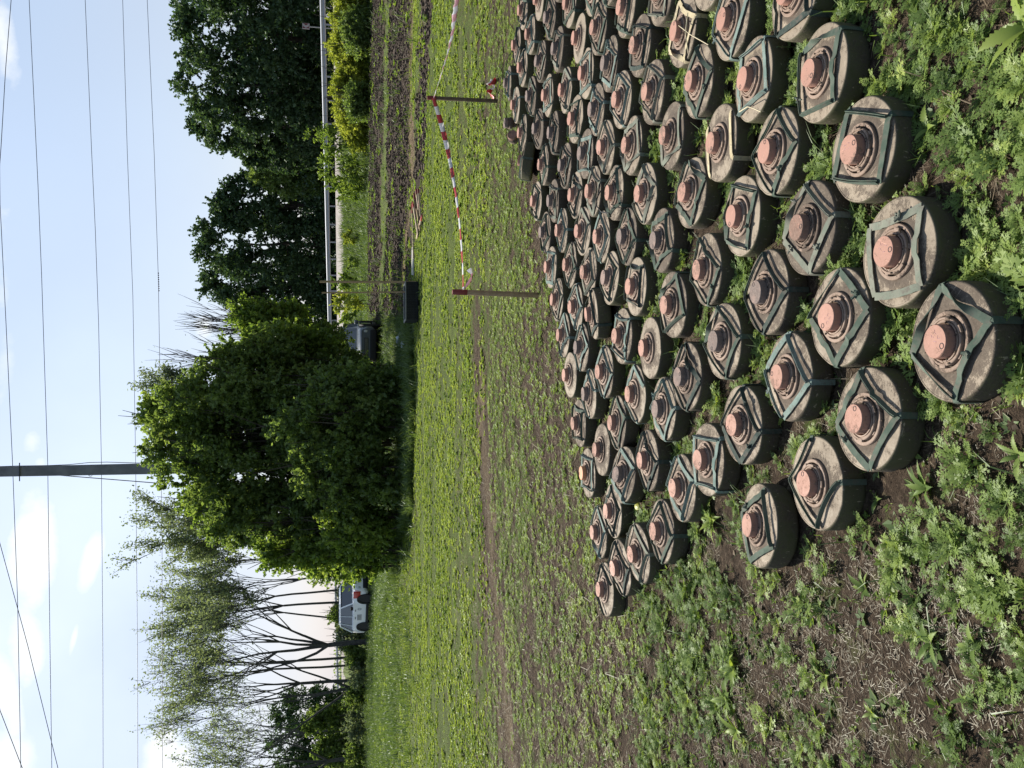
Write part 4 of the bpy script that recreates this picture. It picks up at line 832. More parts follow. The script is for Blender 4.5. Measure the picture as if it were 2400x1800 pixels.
        X, _ = xy(860, y, Y); dense_tree('low_bush', X, Y, max(at(xt, y, Y)[2], .9), hw / F * Y * 1.1, lab, 600 + k, 'leaf_mid' if k % 2 else 'leaf_pale', zb=-.1, lobes=26, per=220, ls=.13, stems=4, cat='bush', group='low bushes under the tall trees', tr=.03, lobe_r=.42, stick=12)
    # dark understorey beyond the road
    rng = np.random.default_rng(19); n = 52000; ti = rng.uniform(-.18, .30, n); sj = rng.uniform(-22, -9.5, n); P = RA[:2] + RD * RL * ti[:, None] + RN * sj[:, None]; hh = 2.6 + 2.2 * fbm(ti * 90, ti * 0, 3, 5); z = rail_z(ti) - 1.2 + hh * rng.uniform(0, 1, n) ** .8
    V, Q, t = quads_leaf(np.column_stack((P, z)), .30, rng); o = link('undergrowth', mesh_np('undergrowth', V, Q, MAT['leaf_dark'], {'tint': t})); tag(o, kind='stuff')
    # far hedge line that closes the horizon
    rng = np.random.default_rng(9); C = []
    for k in range(260):
        x = rng.uniform(-420, 420); C.append(np.array((x, 300 + rng.uniform(-10, 10) , rng.uniform(1.0, 3.2))) + rng.normal(size=(60, 3)) * np.array((3, 3, 1.0)))
    C = np.concatenate(C); V, Q, t = quads_leaf(C, 1.0, rng); o = link('far_hedgerow', mesh_np('far_hedgerow', V, Q, MAT['leaf_mid'], {'tint': t})); tag(o, kind='stuff')
build_trees()
# chevron sign
def chevron_sign():
    Y = 53.0; c = Vector(at(717, 61.5, Y)); gz = float(ground_z(np.array([c.x]), np.array([Y]))[0]); r = empty('chevron_sign', (c.x, Y, gz)); hz = c.z - gz; w_, h = .36, .43
    wh = mat('sign_white', (.42, .38, .38), .5); rd = mat('sign_red', (.16, .03, .035), .5); st = mat('sign_post', (.3, .3, .3), .5, .5)
    MB().box((0, .02, hz / 2), (.05, .05, hz)).done('post', st, r); MB().box((0, -.02, hz), (w_, .02, h)).done('panel', wh, r)
    b = MB(); y_ = -.0325; x0, x1 = -w_ / 2 + .045, w_ / 2 - .015; zt = hz + h / 2 - .03; zb = hz - h / 2 + .03
    # white chevron points to photo bottom: dark red triangle on one side, notch pair on the other
    b.poly([(x1, y_, zt), (x1, y_, zb), (x1 - .12, y_, hz)]); b.poly([(x0, y_, zt), (x0 + .13, y_, zt), (x0 + .02, y_, hz), (x0, y_, hz)]); b.poly([(x0, y_, zb), (x0 + .13, y_, zb), (x0 + .02, y_, hz - .001), (x0, y_, hz - .001)])
    b.done('chevron_mark', rd, r, 0); tag(r, 'small square dark red sign with pale chevron above the guardrail', 'road sign')
chevron_sign()
# ------------------------------------------------------------------ low plants on the field
def leaf_shape(rng, az, L_, e0, e1, w_=.3, pairs=4, sub=True, base=(0, 0, 0)):
    """feathery leaf: list of rhombi"""
    V = []; p = np.array(base, float); n = 8; pts = [p]; dirs = []; h = np.array((math.cos(az), math.sin(az), 0)); side = np.array((-math.sin(az), math.cos(az), 0))
    for i in range(n):
        e = math.radians(e0 + (e1 - e0) * i / (n - 1)); d = h * math.cos(e) + np.array((0, 0, math.sin(e))); p = p + d * L_ / n; pts.append(p); dirs.append(d)
    def rh(c, d, s, l, w): V.extend([c, c + d * l * .55 + s * w * .5, c + d * l, c + d * l * .55 - s * w * .5])
    for j in range(pairs):
        f = .30 + .60 * j / max(pairs - 1, 1); i = min(int(f * n), n - 1); c = pts[i]; d = dirs[i]; l = L_ * .40 * (1.05 - .55 * f) * rng.uniform(.8, 1.15)
        for sg in (-1, 1):
            nd = d * .62 + side * sg * .78 + np.array((0, 0, rng.uniform(-.12, .2))); nd /= np.linalg.norm(nd); ns = np.cross(nd, np.cross(d, side)); ns /= np.linalg.norm(ns)
            rh(c, nd, ns, l, l * w_)
            if sub:
                for q in (-1, 1): n2 = nd * .8 + ns * q * .6; rh(c + nd * l * .38, n2 / np.linalg.norm(n2), np.cross(n2, np.cross(d, side)), l * .5, l * w_ * .7)
    i = n - 2; rh(pts[i - 1], dirs[i], side, L_ * .34, L_ * .34 * w_ * 1.1)
    if sub:
        for q in (-1, 1): n2 = dirs[i] * .8 + side * q * .6; rh(pts[i - 1], n2, np.cross(n2, np.cross(dirs[i], side)), L_ * .24, L_ * .07)
    # rachis
    a, b = pts[0], pts[n - 2]; m_ = pts[n // 2]; ww = L_ * .018
    V.extend([a - side * ww, a + side * ww, m_ + side * ww, m_ - side * ww]); V.extend([m_ - side * ww, m_ + side * ww, b + side * ww * .5, b - side * ww * .5])
    return V
def t_feather(rng, nl, L_, sub, pairs=4, w_=.34, h0=.0, up=62):
    V = []
    for k in range(nl):
        az = k * 2.4 + rng.uniform(-.4, .4); z = h0 * k / nl; V += leaf_shape(rng, az, L_ * rng.uniform(.65, 1.15), rng.uniform(up - 20, up + 10), rng.uniform(-25, 25), w_, pairs, sub, (0, 0, z))
    return np.array(V)
def t_simple(rng, nl, L_, w_, up=45):
    V = []
    for k in range(nl):
        az = k * 2.4 + rng.uniform(-.5, .5); l = L_ * rng.uniform(.6, 1.2); e = math.radians(rng.uniform(up - 25, up + 20)); h = np.array((math.cos(az), math.sin(az), 0)); s_ = np.array((-math.sin(az), math.cos(az), 0)) * l * w_ * .5
        m_ = h * l * .5 * math.cos(e) + np.array((0, 0, l * .5 * math.sin(e))); t = m_ + h * l * .5 * math.cos(e * .2) + np.array((0, 0, l * .5 * math.sin(e * .2)))
        V.extend([np.zeros(3), m_ + s_, t, m_ - s_])
    return np.array(V)
def t_grass(rng, nb, L_, w_=.05, spread=.3, up=72):
    V = []
    for k in range(nb):
        az = rng.uniform(0, 6.28); l = L_ * rng.uniform(.5, 1.2); e = math.radians(rng.uniform(up - 25, up + 12)); h = np.array((math.cos(az), math.sin(az), 0)); s_ = np.array((-math.sin(az), math.cos(az), 0)) * max(l * w_ * .5, .001); b = np.array((rng.normal(), rng.normal(), 0)) * L_ * spread * .3
        m_ = b + h * l * .55 * math.cos(e) + np.array((0, 0, l * .55 * math.sin(e))); e2 = e - rng.uniform(.3, 1.0); t = m_ + h * l * .45 * math.cos(e2) + np.array((0, 0, l * .45 * math.sin(e2)))
        V.extend([b - s_, b + s_, m_ + s_ * .8, m_ - s_ * .8]); V.extend([m_ - s_ * .8, m_ + s_ * .8, t + s_ * .1, t - s_ * .1])
    return np.array(V)
def scatter(name, T, P, rng, smin, smax, mt, tint=None, tilt=.12, kind='stuff', zoff=-.004):
    """T: list of template vertex arrays (quads); P (n,2)"""
    n = len(P); Z = ground_z(P[:, 0], P[:, 1]) + zoff; which = rng.integers(0, len(T), n); yaw = rng.uniform(0, 6.283, n); sc_ = rng.uniform(smin, smax, n) * rng.uniform(.8, 1.15, n)
    if tint is None: tint = np.clip(rng.normal(.5, .2, n), 0, 1)
    VV = []; TT = []
    for k, t in enumerate(T):
        ix = np.where(which == k)[0]
        if not len(ix): continue
        c, s_ = np.cos(yaw[ix])[:, None], np.sin(yaw[ix])[:, None]; x = t[None, :, 0] * c - t[None, :, 1] * s_; y = t[None, :, 0] * s_ + t[None, :, 1] * c; z = np.repeat(t[None, :, 2], len(ix), 0)
        tx = rng.normal(size=(len(ix), 1)) * tilt; ty = rng.normal(size=(len(ix), 1)) * tilt; x = x + z * tx; y = y + z * ty
        W = np.stack((x, y, z), -1) * sc_[ix][:, None, None] + np.stack((P[ix, 0], P[ix, 1], Z[ix]), -1)[:, None, :]
        VV.append(W.reshape(-1, 3)); TT.append(np.repeat(tint[ix], len(t)))
    V = np.concatenate(VV); t_ = np.concatenate(TT); Q = np.arange(len(V)).reshape(-1, 4)
    o = link(name, mesh_np(name, V, Q, mt, {'tint': t_})); tag(o, kind=kind); print(name, n, len(Q)); return o
def fan(rng, y0, y1, dens, side=1.2, slope=.58):
    A_ = slope * (y1 * y1 - y0 * y0) + 2 * side * (y1 - y0); n = int(A_ * dens); Y = np.sqrt(rng.uniform(0, 1, n) * ((y1 + side / slope) ** 2 - (y0 + side / slope) ** 2) + (y0 + side / slope) ** 2) - side / slope
    X = rng.uniform(-1, 1, n) * (slope * Y + side); return np.stack((X, Y), 1)
def off_mines(P, r=.165):
    d = np.min(np.linalg.norm(P[:, None] - MP[None], axis=-1), axis=1) if len(P) < 20000 else np.concatenate([np.min(np.linalg.norm(c[:, None] - MP[None], axis=-1), axis=1) for c in np.array_split(P, 12)]); return P[d > r]
def build_cover():
    rng = np.random.default_rng(77)
    near = [t_feather(rng, k, .078, True, 5, .25) for k in (6, 8, 9)] + [t_feather(rng, k, .066, True, 6, .20) for k in (7, 9)] + [t_feather(rng, 6, .090, True, 4, .30)] + [t_feather(rng, 9, .055, True, 5, .24, .045)]
    mid = [t_feather(rng, k, .055, False, 3, .5) for k in (6, 7, 8, 7)]
    far = [t_simple(rng, 12, .055, .42), t_simple(rng, 14, .06, .35, 55), t_simple(rng, 10, .05, .5)]
    # near: how thick, from the place on the field
    def cover(P):
        x, y = proj(P[:, 0], P[:, 1]); n1 = fbm(P[:, 0] * 2.6, P[:, 1] * 2.6, 4, 12); n2 = fbm(P[:, 0] * .7, P[:, 1] * 1.6, 3, 31)
        right = sstep(1150, 560, y)      # world right, top of the sideways photo: thick weeds
        c = .40 + .60 * right * sstep(1500, 1900, x) + .25 * (1 - sstep(1500, 1800, x))
        bare = np.exp(-((x - np.interp(y, (1000, 1300, 1800), (2180, 2000, 1880))) / 90) ** 2) * sstep(950, 1150, y); c = c - .30 * bare - .35 * np.exp(-((x - 2280) / 60) ** 2 - ((y - 1720) / 140) ** 2)
        return c, n1, n2, x, y
    P = off_mines(fan(rng, .75, 4.4, 420)); c, n1, n2, x, y = cover(P); keep = rng.random(len(P)) < np.clip((n1 - .52 + c * .55) * 3.2, .03, 1) * np.clip(.35 + c, 0, 1) * (.62 + .30 * sstep(1150, 600, y))
    P = P[keep]; y = y[keep]; tint = np.clip(rng.normal(.46, .16, len(P)) + (fbm(P[:, 0] * 3, P[:, 1] * 3, 2, 4) - .5) * .6, 0, 1)
    g = rng.random(len(P)) < .80; scatter('feathery_weeds', near, P[g], rng, .40, 1.12, MAT['weed'], tint[g]); scatter('bright_weeds', near, P[~g], rng, .5, 1.05, MAT['weed_bright'], tint[~g])
    P = off_mines(fan(rng, .75, 4.6, 60)); scatter('grass_blades', [t_grass(rng, 7, .10, .035, .5, 62), t_grass(rng, 4, .14, .03, .3, 55), t_simple(rng, 7, .06, .30, 35), t_simple(rng, 5, .05, .5, 30)], P, rng, .5, 1.2, MAT['grass'])
    P = off_mines(fan(rng, .75, 6, 26)); scatter('dead_stems', [t_grass(rng, 3, .10, .02, .8, 25), t_grass(rng, 2, .14, .018, .8, 12), t_simple(rng, 3, .035, .5, 10)], P, rng, .6, 1.2, MAT['dry'])
    P = off_mines(fan(rng, .75, 4.6, 520), .163); c, n1, n2, x, y = cover(P); P = P[rng.random(len(P)) < np.clip(n1 * 1.1 - .25 + c * .4, .05, .7)]
    scatter('tiny_seedlings', [t_simple(rng, 6, .022, .5, 30), t_simple(rng, 5, .03, .4, 40), t_grass(rng, 5, .045, .06)], P, rng, .6, 1.3, MAT['weed'])
    P = off_mines(fan(rng, 4.4, 9.2, 420, 1.6)); x, y = proj(P[:, 0], P[:, 1])
    def rows(P): # sown rows run across the view: stripes of green and bare soil
        x, y = proj(P[:, 0], P[:, 1]); ph = P[:, 1] * 2.9 - P[:, 0] * .35 + 1.2 * fbm(P[:, 0] * .5, P[:, 1] * .5, 2, 61)
        tx = np.interp(y, (0, 600, 1000, 1300, 1750, 2200), (1080, 1105, 1128, 1152, 1192, 1225)); trk = np.exp(-((x - tx) / np.interp(y, (500, 1000, 1500), (9, 13, 17))) ** 2) * sstep(500, 1100, y)
        return .5 + .5 * np.sin(ph * 2 * math.pi), trk, x, y
    rw, trk, x, y = rows(P); n1 = fbm(P[:, 0] * 2.4, P[:, 1] * 4.2, 4, 13); dens = (n1 - .50) * 3.0 + .74 + .30 * (rw - .5) + .22 * sstep(1250, 1130, x) - 1.2 * trk
    P1 = P[rng.random(len(P)) < np.clip(dens + .12, .06, .98) * .9]; tint = np.clip(rng.normal(.5, .18, len(P1)) + (fbm(P1[:, 0] * 1.6, P1[:, 1] * 1.6, 2, 4) - .5) * .6, 0, 1)
    g = rng.random(len(P1)) < .25; scatter('low_weeds', mid, P1[g], rng, .45, .95, MAT['weed'], tint[g]); scatter('green_seedlings', mid, P1[~g], rng, .45, .95, MAT['weed_bright'], tint[~g])
    P = fan(rng, 9.2, 29, 300, 2.2, .55); P = P[rng.random(len(P)) < 1 - sstep(18, 29, P[:, 1])]; rw, trk, x, y = rows(P); z = zones(P[:, 0], P[:, 1]); bad = z[2] + z[4] + z[7] + z[5] * .8
    n1 = fbm(P[:, 0] * .9, P[:, 1] * 3.0, 4, 14); mg = np.interp(y, (900, 1200, 1500, 1750, 2200), (975, 972, 935, 925, 915)); trk2 = np.exp(-((x - mg) / 7) ** 2) * sstep(1000, 1250, y)
    P = P[rng.random(len(P)) < np.clip((n1 - .5) * 3.6 + .62 + .15 * (rw - .5) - 1.1 * trk - .9 * bad - .5 * trk2, .02, 1)]
    tint = np.clip(rng.normal(.55, .18, len(P)) + (fbm(P[:, 0] * .6, P[:, 1] * 1.2, 2, 4) - .5) * .7, 0, 1); g = rng.random(len(P)) < .25
    scatter('crop_seedlings', far, P[~g], rng, .5, 1.1, MAT['weed_bright'], np.clip(tint[~g] + .22, 0, 1)); scatter('crop_weeds', far, P[g], rng, .55, 1.15, MAT['weed'], tint[g])
    P = fan(rng, 17, 62, 26, 3, .55); P = P[rng.random(len(P)) < sstep(16, 27, P[:, 1])]; z = zones(P[:, 0], P[:, 1]); s_ = road_s(P[:, 0], P[:, 1]); bad = np.clip(z[2] + z[4] + z[7] + z[5] * .8 + z[3] * .92 + z[6] * .6, 0, 1) * (s_ > 9); P = P[(rng.random(len(P)) < 1 - .95 * bad) & ((s_ > 2.6) | (s_ < -8))]
    tall = sstep(10.5, 8, road_s(P[:, 0], P[:, 1])); gt = [t_grass(rng, 9, .30, .07, .9, 70), t_grass(rng, 11, .24, .08, 1.2, 62), t_grass(rng, 8, .36, .05, .7, 76)]
    k = rng.random(len(P)) < .5 + .5 * tall; scatter('bank_grass', gt, P[k & (tall > .3)], rng, .9, 1.9, MAT['grass']); q_ = P[tall <= .3]; h_ = rng.random(len(q_)) < .5 + .5 * (fbm(q_[:, 0] * .3, q_[:, 1] * .5, 3, 88) > .52); scatter('meadow_grass', gt, q_[h_], rng, .45, 1.0, MAT['grass']); scatter('meadow_weeds', far, q_[~h_], rng, 1.5, 3, MAT['weed_bright'])
    # shaded long grass at the foot of the thicket
    n = 5200; yy = rng.uniform(745, 1420, n); xx = rng.uniform(868, 978, n); edge = np.interp(yy, (745, 800, 960, 1180, 1300, 1420), (955, 972, 976, 968, 930, 905)); Pg = np.array([gp(a, b)[:2] for a, b in zip(np.minimum(xx, edge), yy)])
    scatter('long_grass', [t_grass(rng, 12, .30, .045, .9, 66), t_grass(rng, 10, .36, .04, .8, 60)], Pg, rng, .5, 1.15, MAT['grass'])
    # greens on the spoil and its edges
    P = fan(rng, 13, 48, 60, 2, .55); z = zones(P[:, 0], P[:, 1]); sp_ = np.clip(z[2] + z[4] + z[7], 0, 1); e = (sp_ > .15) & (fbm(P[:, 0] * 1.3, P[:, 1] * 1.0, 4, 99) > .63); e &= rng.random(len(P)) < .5
    scatter('spoil_weeds', far, P[e], rng, 1.3, 2.6, MAT['leaf_light'])
    # dry straw and stalks
    st = []
    for k in range(5):
        V = []
        for q in range(9):
            a = rng.uniform(0, 6.28); l = rng.uniform(.004, .013) if rng.random() < .93 else rng.uniform(.02, .04); c_ = np.array((rng.normal() * .025, rng.normal() * .025, .004 + rng.uniform(0, .006))); d = np.array((math.cos(a), math.sin(a), rng.normal() * .15)) * l; s_ = np.array((-math.sin(a), math.cos(a), 0)) * rng.uniform(.0004, .0013); V.extend([c_ - d - s_, c_ - d + s_, c_ + d + s_, c_ + d - s_])
        st.append(np.array(V))
    P = off_mines(fan(rng, .75, 4.6, 1300, 1.1), .16); P = P[fbm(P[:, 0] * 3, P[:, 1] * 3, 3, 71) > rng.uniform(.3, .62, len(P))]; scatter('dry_litter', st, P, rng, .4, 1.0, MAT['dry'], tilt=.02)
    P = off_mines(fan(rng, 4.6, 12, 200, 2)); rw, trk, x, y = rows(P); P = P[rng.random(len(P)) < .6 + trk]; scatter('straw_litter', st, P, rng, 1.0, 2.2, MAT['dry'], tilt=.02)
    P = fan(rng, 12, 42, 60, 2, .55); z = zones(P[:, 0], P[:, 1]); P = P[(z[5] > .2) & (rng.random(len(P)) < .8)]; scatter('dead_straw', st, P, rng, 2.5, 5, MAT['dry'], tilt=.3)
    # soil clods
    ico = MB(); bmesh.ops.create_cube(ico.bm, size=1); cv = np.array([v.co[:] for v in ico.bm.verts]); cf = [[v.index for v in f.verts] for f in ico.bm.faces]; ico.bm.free(); cl = []
    for k in range(8):
        q = cv * rng.uniform(.6, 1.2, 3) + rng.normal(size=cv.shape) * .13; q[:, 2] += .25; cl.append(np.concatenate([q[f] for f in cf]))
    P = off_mines(fan(rng, .75, 5, 620, 1.1), .165); P = P[fbm(P[:, 0] * 2.2, P[:, 1] * 2.2, 3, 15) > rng.uniform(.35, .7, len(P))]; scatter('soil_clods', cl, P, rng, .002, .0135, MAT['soil'])
    P = fan(rng, 13, 48, 200, 2, .55); z = zones(P[:, 0], P[:, 1]); P = P[(np.clip(z[2] + z[4] + z[7], 0, 1) > .35) & (rng.random(len(P)) < .8)]; x, y = proj(P[:, 0], P[:, 1]); P = P[~((x > 955) & (y > 420))]; scatter('spoil_clods', cl, P, rng, .012, .06, MAT['dry_soil'])
build_cover()
# single larger weeds one can point at
def rosette(x, y, lab, seed, nl=7, L_=.13, mt='weed_bright', z=0.0, up=34, wd=.21):
    rng = np.random.default_rng(seed); p = gp(x, y, .02); gz = float(ground_z(np.array([p[0]]), np.array([p[1]]))[0]); V = []; Q = []; T = []
    for k in range(nl):
        az = 2.4 * k + rng.uniform(-.4, .4); l = L_ * .64 * rng.uniform(.45, 1.15); e0 = math.radians(rng.uniform(up, up + 28)); e1 = math.radians(rng.uniform(-30, 5)); n = 20; h = np.array((math.cos(az), math.sin(az), 0)); s_ = np.array((-math.sin(az), math.cos(az), 0)); c = np.array((0, 0, 0.0)); b0 = len(V); tt = rng.uniform(.3, .8); roll = rng.normal() * .3
        for i in range(n + 1):
            f = i / n; w_ = l * wd * .5 * (math.sin(math.pi * min(f * 1.02, 1) ** .75) + .10) * (1.12 + .1 * rng.random() if i % 2 else .80) * (1 - f ** 6); e = e0 + (e1 - e0) * f; d = h * math.cos(e) + np.array((0, 0, math.sin(e))); up_ = np.cross(s_, d) * -1
            for sg, lift in ((-1, .25 + roll), (0, 0), (1, .25 - roll)): V.append(c + s_ * sg * w_ + np.array((0, 0, 1)) * abs(sg) * w_ * lift); T.append(tt)
            if i: j = b0 + 3 * i; Q += [(j - 3, j - 2, j + 1, j), (j - 2, j - 1, j + 2, j + 1)]
            c = c + d * l / n
    o = link('weed_rosette', mesh_np('weed_rosette', np.array(V), Q, MAT[mt], {'tint': T}, True)); o.location = (p[0], p[1], gz); tag(o, lab, 'weed', 'broad-leaved weeds')
for a in ((2154, 1145, 'jagged-leaved weed on bare soil past the nearest large mines', 1, 9, .13, 'weed'), (2036, 1172, 'grey-green weed touching the near side of strapped mine', 2, 7, .08, 'weed'), (2062, 1275, 'broad-leaved weed with two pale spoon-shaped leaves', 3, 7, .10, 'weed_bright'), (2149, 1280, 'small yellowing weed on open dark soil', 4, 6, .08, 'weed'), (2328, 1168, 'pale long-leaved weed near the right photo edge', 5, 5, .11, 'weed'), (2364, 1068, 'large pale serrated weed leaf cluster at right edge', 6, 5, .15, 'weed'),
          (2174, 1506, 'biggest bright weed clump in the bottom right corner', 7, 10, .11, 'weed'), (2272, 1515, 'pale lobed weed beside the biggest bright clump', 8, 8, .11, 'weed'), (2033, 1672, 'small weed casting a dark round shadow on soil', 9, 6, .08, 'weed_bright'), (2245, 1640, 'thin weed on the bare patch near bottom edge', 10, 6, .08, 'weed'),
          (1709, 1560, 'upright narrow-leaved weed, highest of the left group', 11, 9, .17, 'weed_bright'), (1695, 1638, 'dark green long-leaved weed in middle of left group', 12, 9, .17, 'weed'), (1718, 1712, 'spreading weed with pointed leaves nearest bottom edge', 13, 11, .17, 'weed_bright'), (1926, 1588, 'yellow-green weed beside a bare soil strip', 14, 8, .10, 'weed_bright'), (2003, 1380, 'pale folded-leaf weed below the last strapped mines', 15, 8, .11, 'weed'), (1660, 1222, 'long-leaved green weed growing by the outermost single mine', 16, 12, .16, 'weed_bright'), (1640, 1190, 'bushy feathery weed pressed against the teal-strapped mine', 17, 12, .12, 'weed'),
          (2385, 880, 'large leafy weed at the right photo edge by nearest mine', 18, 9, .14, 'weed_bright'), (2165, 300, 'bright wavy leaf in the thick feathery weeds', 19, 3, .11, 'weed_bright'), (2395, 60, 'big upright leafy weed filling the top right corner', 20, 10, .20, 'weed_bright'), (2395, 330, 'bright leafy weed at right edge of feathery patch', 21, 8, .12, 'weed_bright'), (1975, 20, 'dark leafy weed beside the top edge mine', 22, 8, .10, 'weed'), (1905, 880, 'jagged bright weed between two nearest strapped mines', 23, 6, .09, 'weed_bright')):
    rosette(*a)
# ------------------------------------------------------------------ vehicles
def car(name, loc, rz, body_col, L_, W_, H_, lab, wheel_r=.35, patch=None, clad=True, old=False, cat='car'):
    root = empty(name, loc, rz)      # car faces +X local
    paint = mat(name + '_paint', body_col, .32, 0, .5); nt, b, Lk = nodes(paint); b.inputs['Coat Weight'].default_value = .5
    blk = mat('car_black', (.015, .015, .016), .6); glass = mat('car_glass', (.03, .04, .05), .06, 0, .8); tyre = mat('tyre', (.02, .02, .02), .9); rim = mat('alloy', (.45, .46, .48), .35, .9); lamp = mat('headlamp', (.55, .58, .60), .15, .3)
    # body: stations along x with (x, z_low, z_belt, halfwidth low, halfwidth belt)
    hl = L_ / 2; bm = bmesh.new()
    gc = .22 if not old else .34
    st = [(-hl, .45, .85, .72, .70), (-hl + .12, .30, 1.00, .84, .80), (-hl + .6, gc, 1.02, .90, .86), (-.3, gc, 1.00, .905, .88), (hl * .33, gc, 1.00, .905, .88), (hl * .42, gc, 1.02, .90, .86), (hl - .35, gc + .03, .97, .89, .82), (hl - .06, .34, .93, .87, .80), (hl, .40, .86, .84, .78)]
    k_ = W_ / 1.82; kz = H_ / 1.66; rings = []
    for x, zl, zb, wl, wb in st:
        zm = (zl + zb) / 2; rings.append([bm.verts.new((x, y * k_, z * kz)) for y, z in ((-wl * .9, zl), (-wl, zl + .10), (-wl, zm), (-wb, zb - .06), (-wb * .9, zb), (wb * .9, zb), (wb, zb - .06), (wl, zm), (wl, zl + .10), (wl * .9, zl))])
    for A, B in zip(rings, rings[1:]):
        for q in range(10): bm.faces.new((A[q], A[(q + 1) % 10], B[(q + 1) % 10], B[q]))
    bm.faces.new(rings[0][::-1]); bm.faces.new(rings[-1]); m = MB(); m.bm.free(); m.bm = bm; m.done('body', paint, root, 40)
    # cabin: pillars+roof
    rw, zb, zt = .70 * k_, 1.0 * kz, H_
    lo = [(-hl + .18, .80), (hl * .40, .82)]; hi = [(-hl + .55, .66), (hl * .08, .66)]
    def quadbox(m, P): 
        vs_ = [m.bm.verts.new(p) for p in P]
        for f in ((0, 1, 2, 3), (4, 5, 6, 7), (0, 1, 5, 4), (1, 2, 6, 5), (2, 3, 7, 6), (3, 0, 4, 7)): m.bm.faces.new([vs_[i] for i in f])
    m = MB(); a, c = lo[0][0], lo[1][0]; d, e = hi[0][0], hi[1][0]; wl, wt = .80 * k_, .64 * k_
    quadbox(m, [(a, -wl, zb - .03), (c, -wl, zb - .03), (c, wl, zb - .03), (a, wl, zb - .03), (d, -wt, zt - .07), (e, -wt, zt - .07), (e, wt, zt - .07), (d, wt, zt - .07)])
    m.done('glasshouse', glass, root, 0)
    m = MB(); quadbox(m, [(d - .06, -wt - .012, zt - .08), (e + .06, -wt - .012, zt - .08), (e + .06, wt + .012, zt - .08), (d - .06, wt + .012, zt - .08), (d + .06, -wt + .06, zt), (e - .14, -wt + .06, zt), (e - .14, wt - .06, zt), (d + .06, wt - .06, zt)]); m.done('roof', paint, root, 40)
    for s_ in (-1, 1):
        for (xl, xh, t) in ((a + .0, d, .10), (a + .62, d + .28, .07), ((a + c) / 2 + .12, (d + e) / 2 + .12, .06), (c, e, .07)):
            P0 = Vector((xl, s_ * (wl + .004), zb - .03)); P1 = Vector((xh, s_ * (wt + .004), zt - .07)); MB().tube([P0, P1], t / 2, 6).done('pillar', paint, root, 0)
    for x in (-hl * .60, hl * .64):
        for s_ in (-1, 1):
            wr = empty('wheel', (x, s_ * (W_ / 2 - .12), wheel_r)); wr.parent = root; rt = Matrix.Rotation(R(90) * s_, 4, 'X')
            rtm = Matrix.Rotation(R(-90 * s_), 4, 'X')
            MB().lathe([(wheel_r * .62, -.11), (wheel_r * .95, -.11), (wheel_r, -.07), (wheel_r, .07), (wheel_r * .95, .11), (wheel_r * .62, .11)], 28, rtm).done('tyre', tyre, wr, 40)
            b_ = MB().lathe([(wheel_r * .62, .10), (wheel_r * .58, .05), (.0, .04)], 24, rtm)
            for q in range(5): t = 2 * math.pi * q / 5; b_.box(rtm @ Vector((math.cos(t) * wheel_r * .33, math.sin(t) * wheel_r * .33, .085)), (wheel_r * .55, .05, .03), (rtm @ Matrix.Rotation(t, 4, 'Z')).to_3x3())
            b_.done('rim', rim, wr, 40)
            MB().lathe([(wheel_r * 1.05, -.02), (wheel_r * 1.24, -.02), (wheel_r * 1.24, .03), (wheel_r * 1.05, .03)], 28, Matrix.Translation((x, s_ * (W_ / 2 - .005), wheel_r * 1.02)) @ rtm).done('wheel_arch', blk, root, 40)
            MB().lathe([(0, 0), (wheel_r * 1.06, 0), (wheel_r * 1.06, .012), (0, .012)], 24, Matrix.Translation((x, s_ * (W_ / 2 - .012), wheel_r * 1.02)) @ rtm).done('wheel_well', blk, root, 0)
    m = MB(); MB().box((-hl + .02, 0, .42 * kz), (.14, W_ * .84, .22), None, .03).done('bumper', blk, root); m.box((hl - .02, 0, .40 * kz), (.14, W_ * .84, .24), None, .03)
    m.done('bumper', blk, root)
    for s_ in (-1, 1): MB().box((0, s_ * (W_ / 2 - .01), .28 * kz), (L_ * .42, .05, .14), None, .01).done('side_sill', blk, root)
    m = MB(); m.box((hl - .005, 0, .68 * kz), (.05, W_ * .46, .15), None, .01); m.done('grille', blk, root)
    ch = MB(); 
    for q in (-.04, .0, .04): ch.box((hl + .024, 0, .68 * kz + q), (.012, W_ * .44, .012))
    ch.done('grille_bars', rim, root)
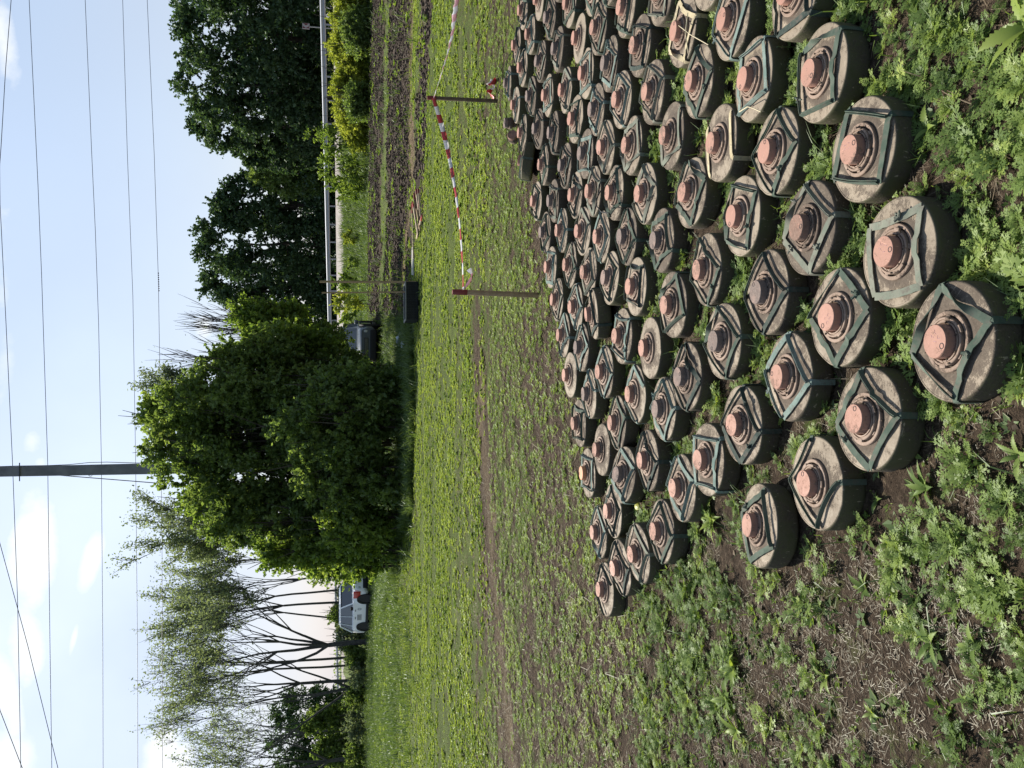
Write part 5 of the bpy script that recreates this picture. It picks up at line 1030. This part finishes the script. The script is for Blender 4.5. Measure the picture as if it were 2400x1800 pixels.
    for s_ in (-1, 1): MB().box((hl - .09, s_ * W_ * .34, .70 * kz), (.16, W_ * .17, .14), Matrix.Rotation(R(-14 * s_), 3, 'Z'), .02).done('headlight', lamp, root)
    for s_ in (-1, 1): MB().box((hl * .30, s_ * (W_ / 2 + .07), 1.04 * kz), (.12, .18, .14), None, .04).done('mirror', blk if not old else paint, root)
    m = MB()
    for s_ in (-1, 1):
        for x in (-.30, hl * .20): m.box((x - .12, s_ * (W_ / 2 - .0), .86 * kz), (.14, .03, .03))
        if not old: m.tube([(d + .1, s_ * (wt - .08), zt + .03), (e - .2, s_ * (wt - .08), zt + .03)], .018, 6)
    m.done('handles_and_rails', blk, root)
    if patch is not None: # red panel between bonnet and wheel and small door lettering
        redp = mat('red_panel', (.62, .05, .04), .35); s_ = patch
        m = MB(); m.box((hl - .42, s_ * (W_ / 2 - .035), .80 * kz), (.66, .07, .34), Matrix.Rotation(R(6 * s_), 3, 'Z'), .02).done('red_fender', redp, root)
        gy = mat('door_lettering', (.16, .17, .19), .6); m = MB(); rg = random.Random(2)
        for ln in range(4):
            xx = -.62
            while xx < -.10: ww = rg.uniform(.03, .07); m.box((xx + ww / 2, s_ * (W_ / 2 - .0), (.74 - ln * .055) * kz), (ww, .018, .03)); xx += ww + .015
        m.done('door_lettering', gy, root); MB().lathe([(.07, 0), (.07, .01), (.10, .01), (.10, 0)], 20, Matrix.Translation((.45, s_ * (W_ / 2 - .002), .66 * kz)) @ Matrix.Rotation(R(-90 * s_), 4, 'X')).done('door_emblem', mat('emblem_grey', (.5, .52, .55), .5), root, 0)
    tag(root, lab, cat); return root
p = gp(872, 1443, 0)
th = math.atan2(-.70, .71)
car('white_suv', (p[0] + 1.0, p[1] - .2, .0), th, (.95, .95, .95), 4.3, 1.82, 1.68, 'white off-road car with red front fender parked past the thicket', .36, patch=-1)
p = gp(899, 806, 0)
car('grey_suv', (p[0] + .1, p[1] + 2.1, .0), R(-97), (.09, .105, .12), 4.2, 1.66, 1.60, 'silver-grey off-road car facing the camera, half hidden by thicket', .40, clad=True, old=True)
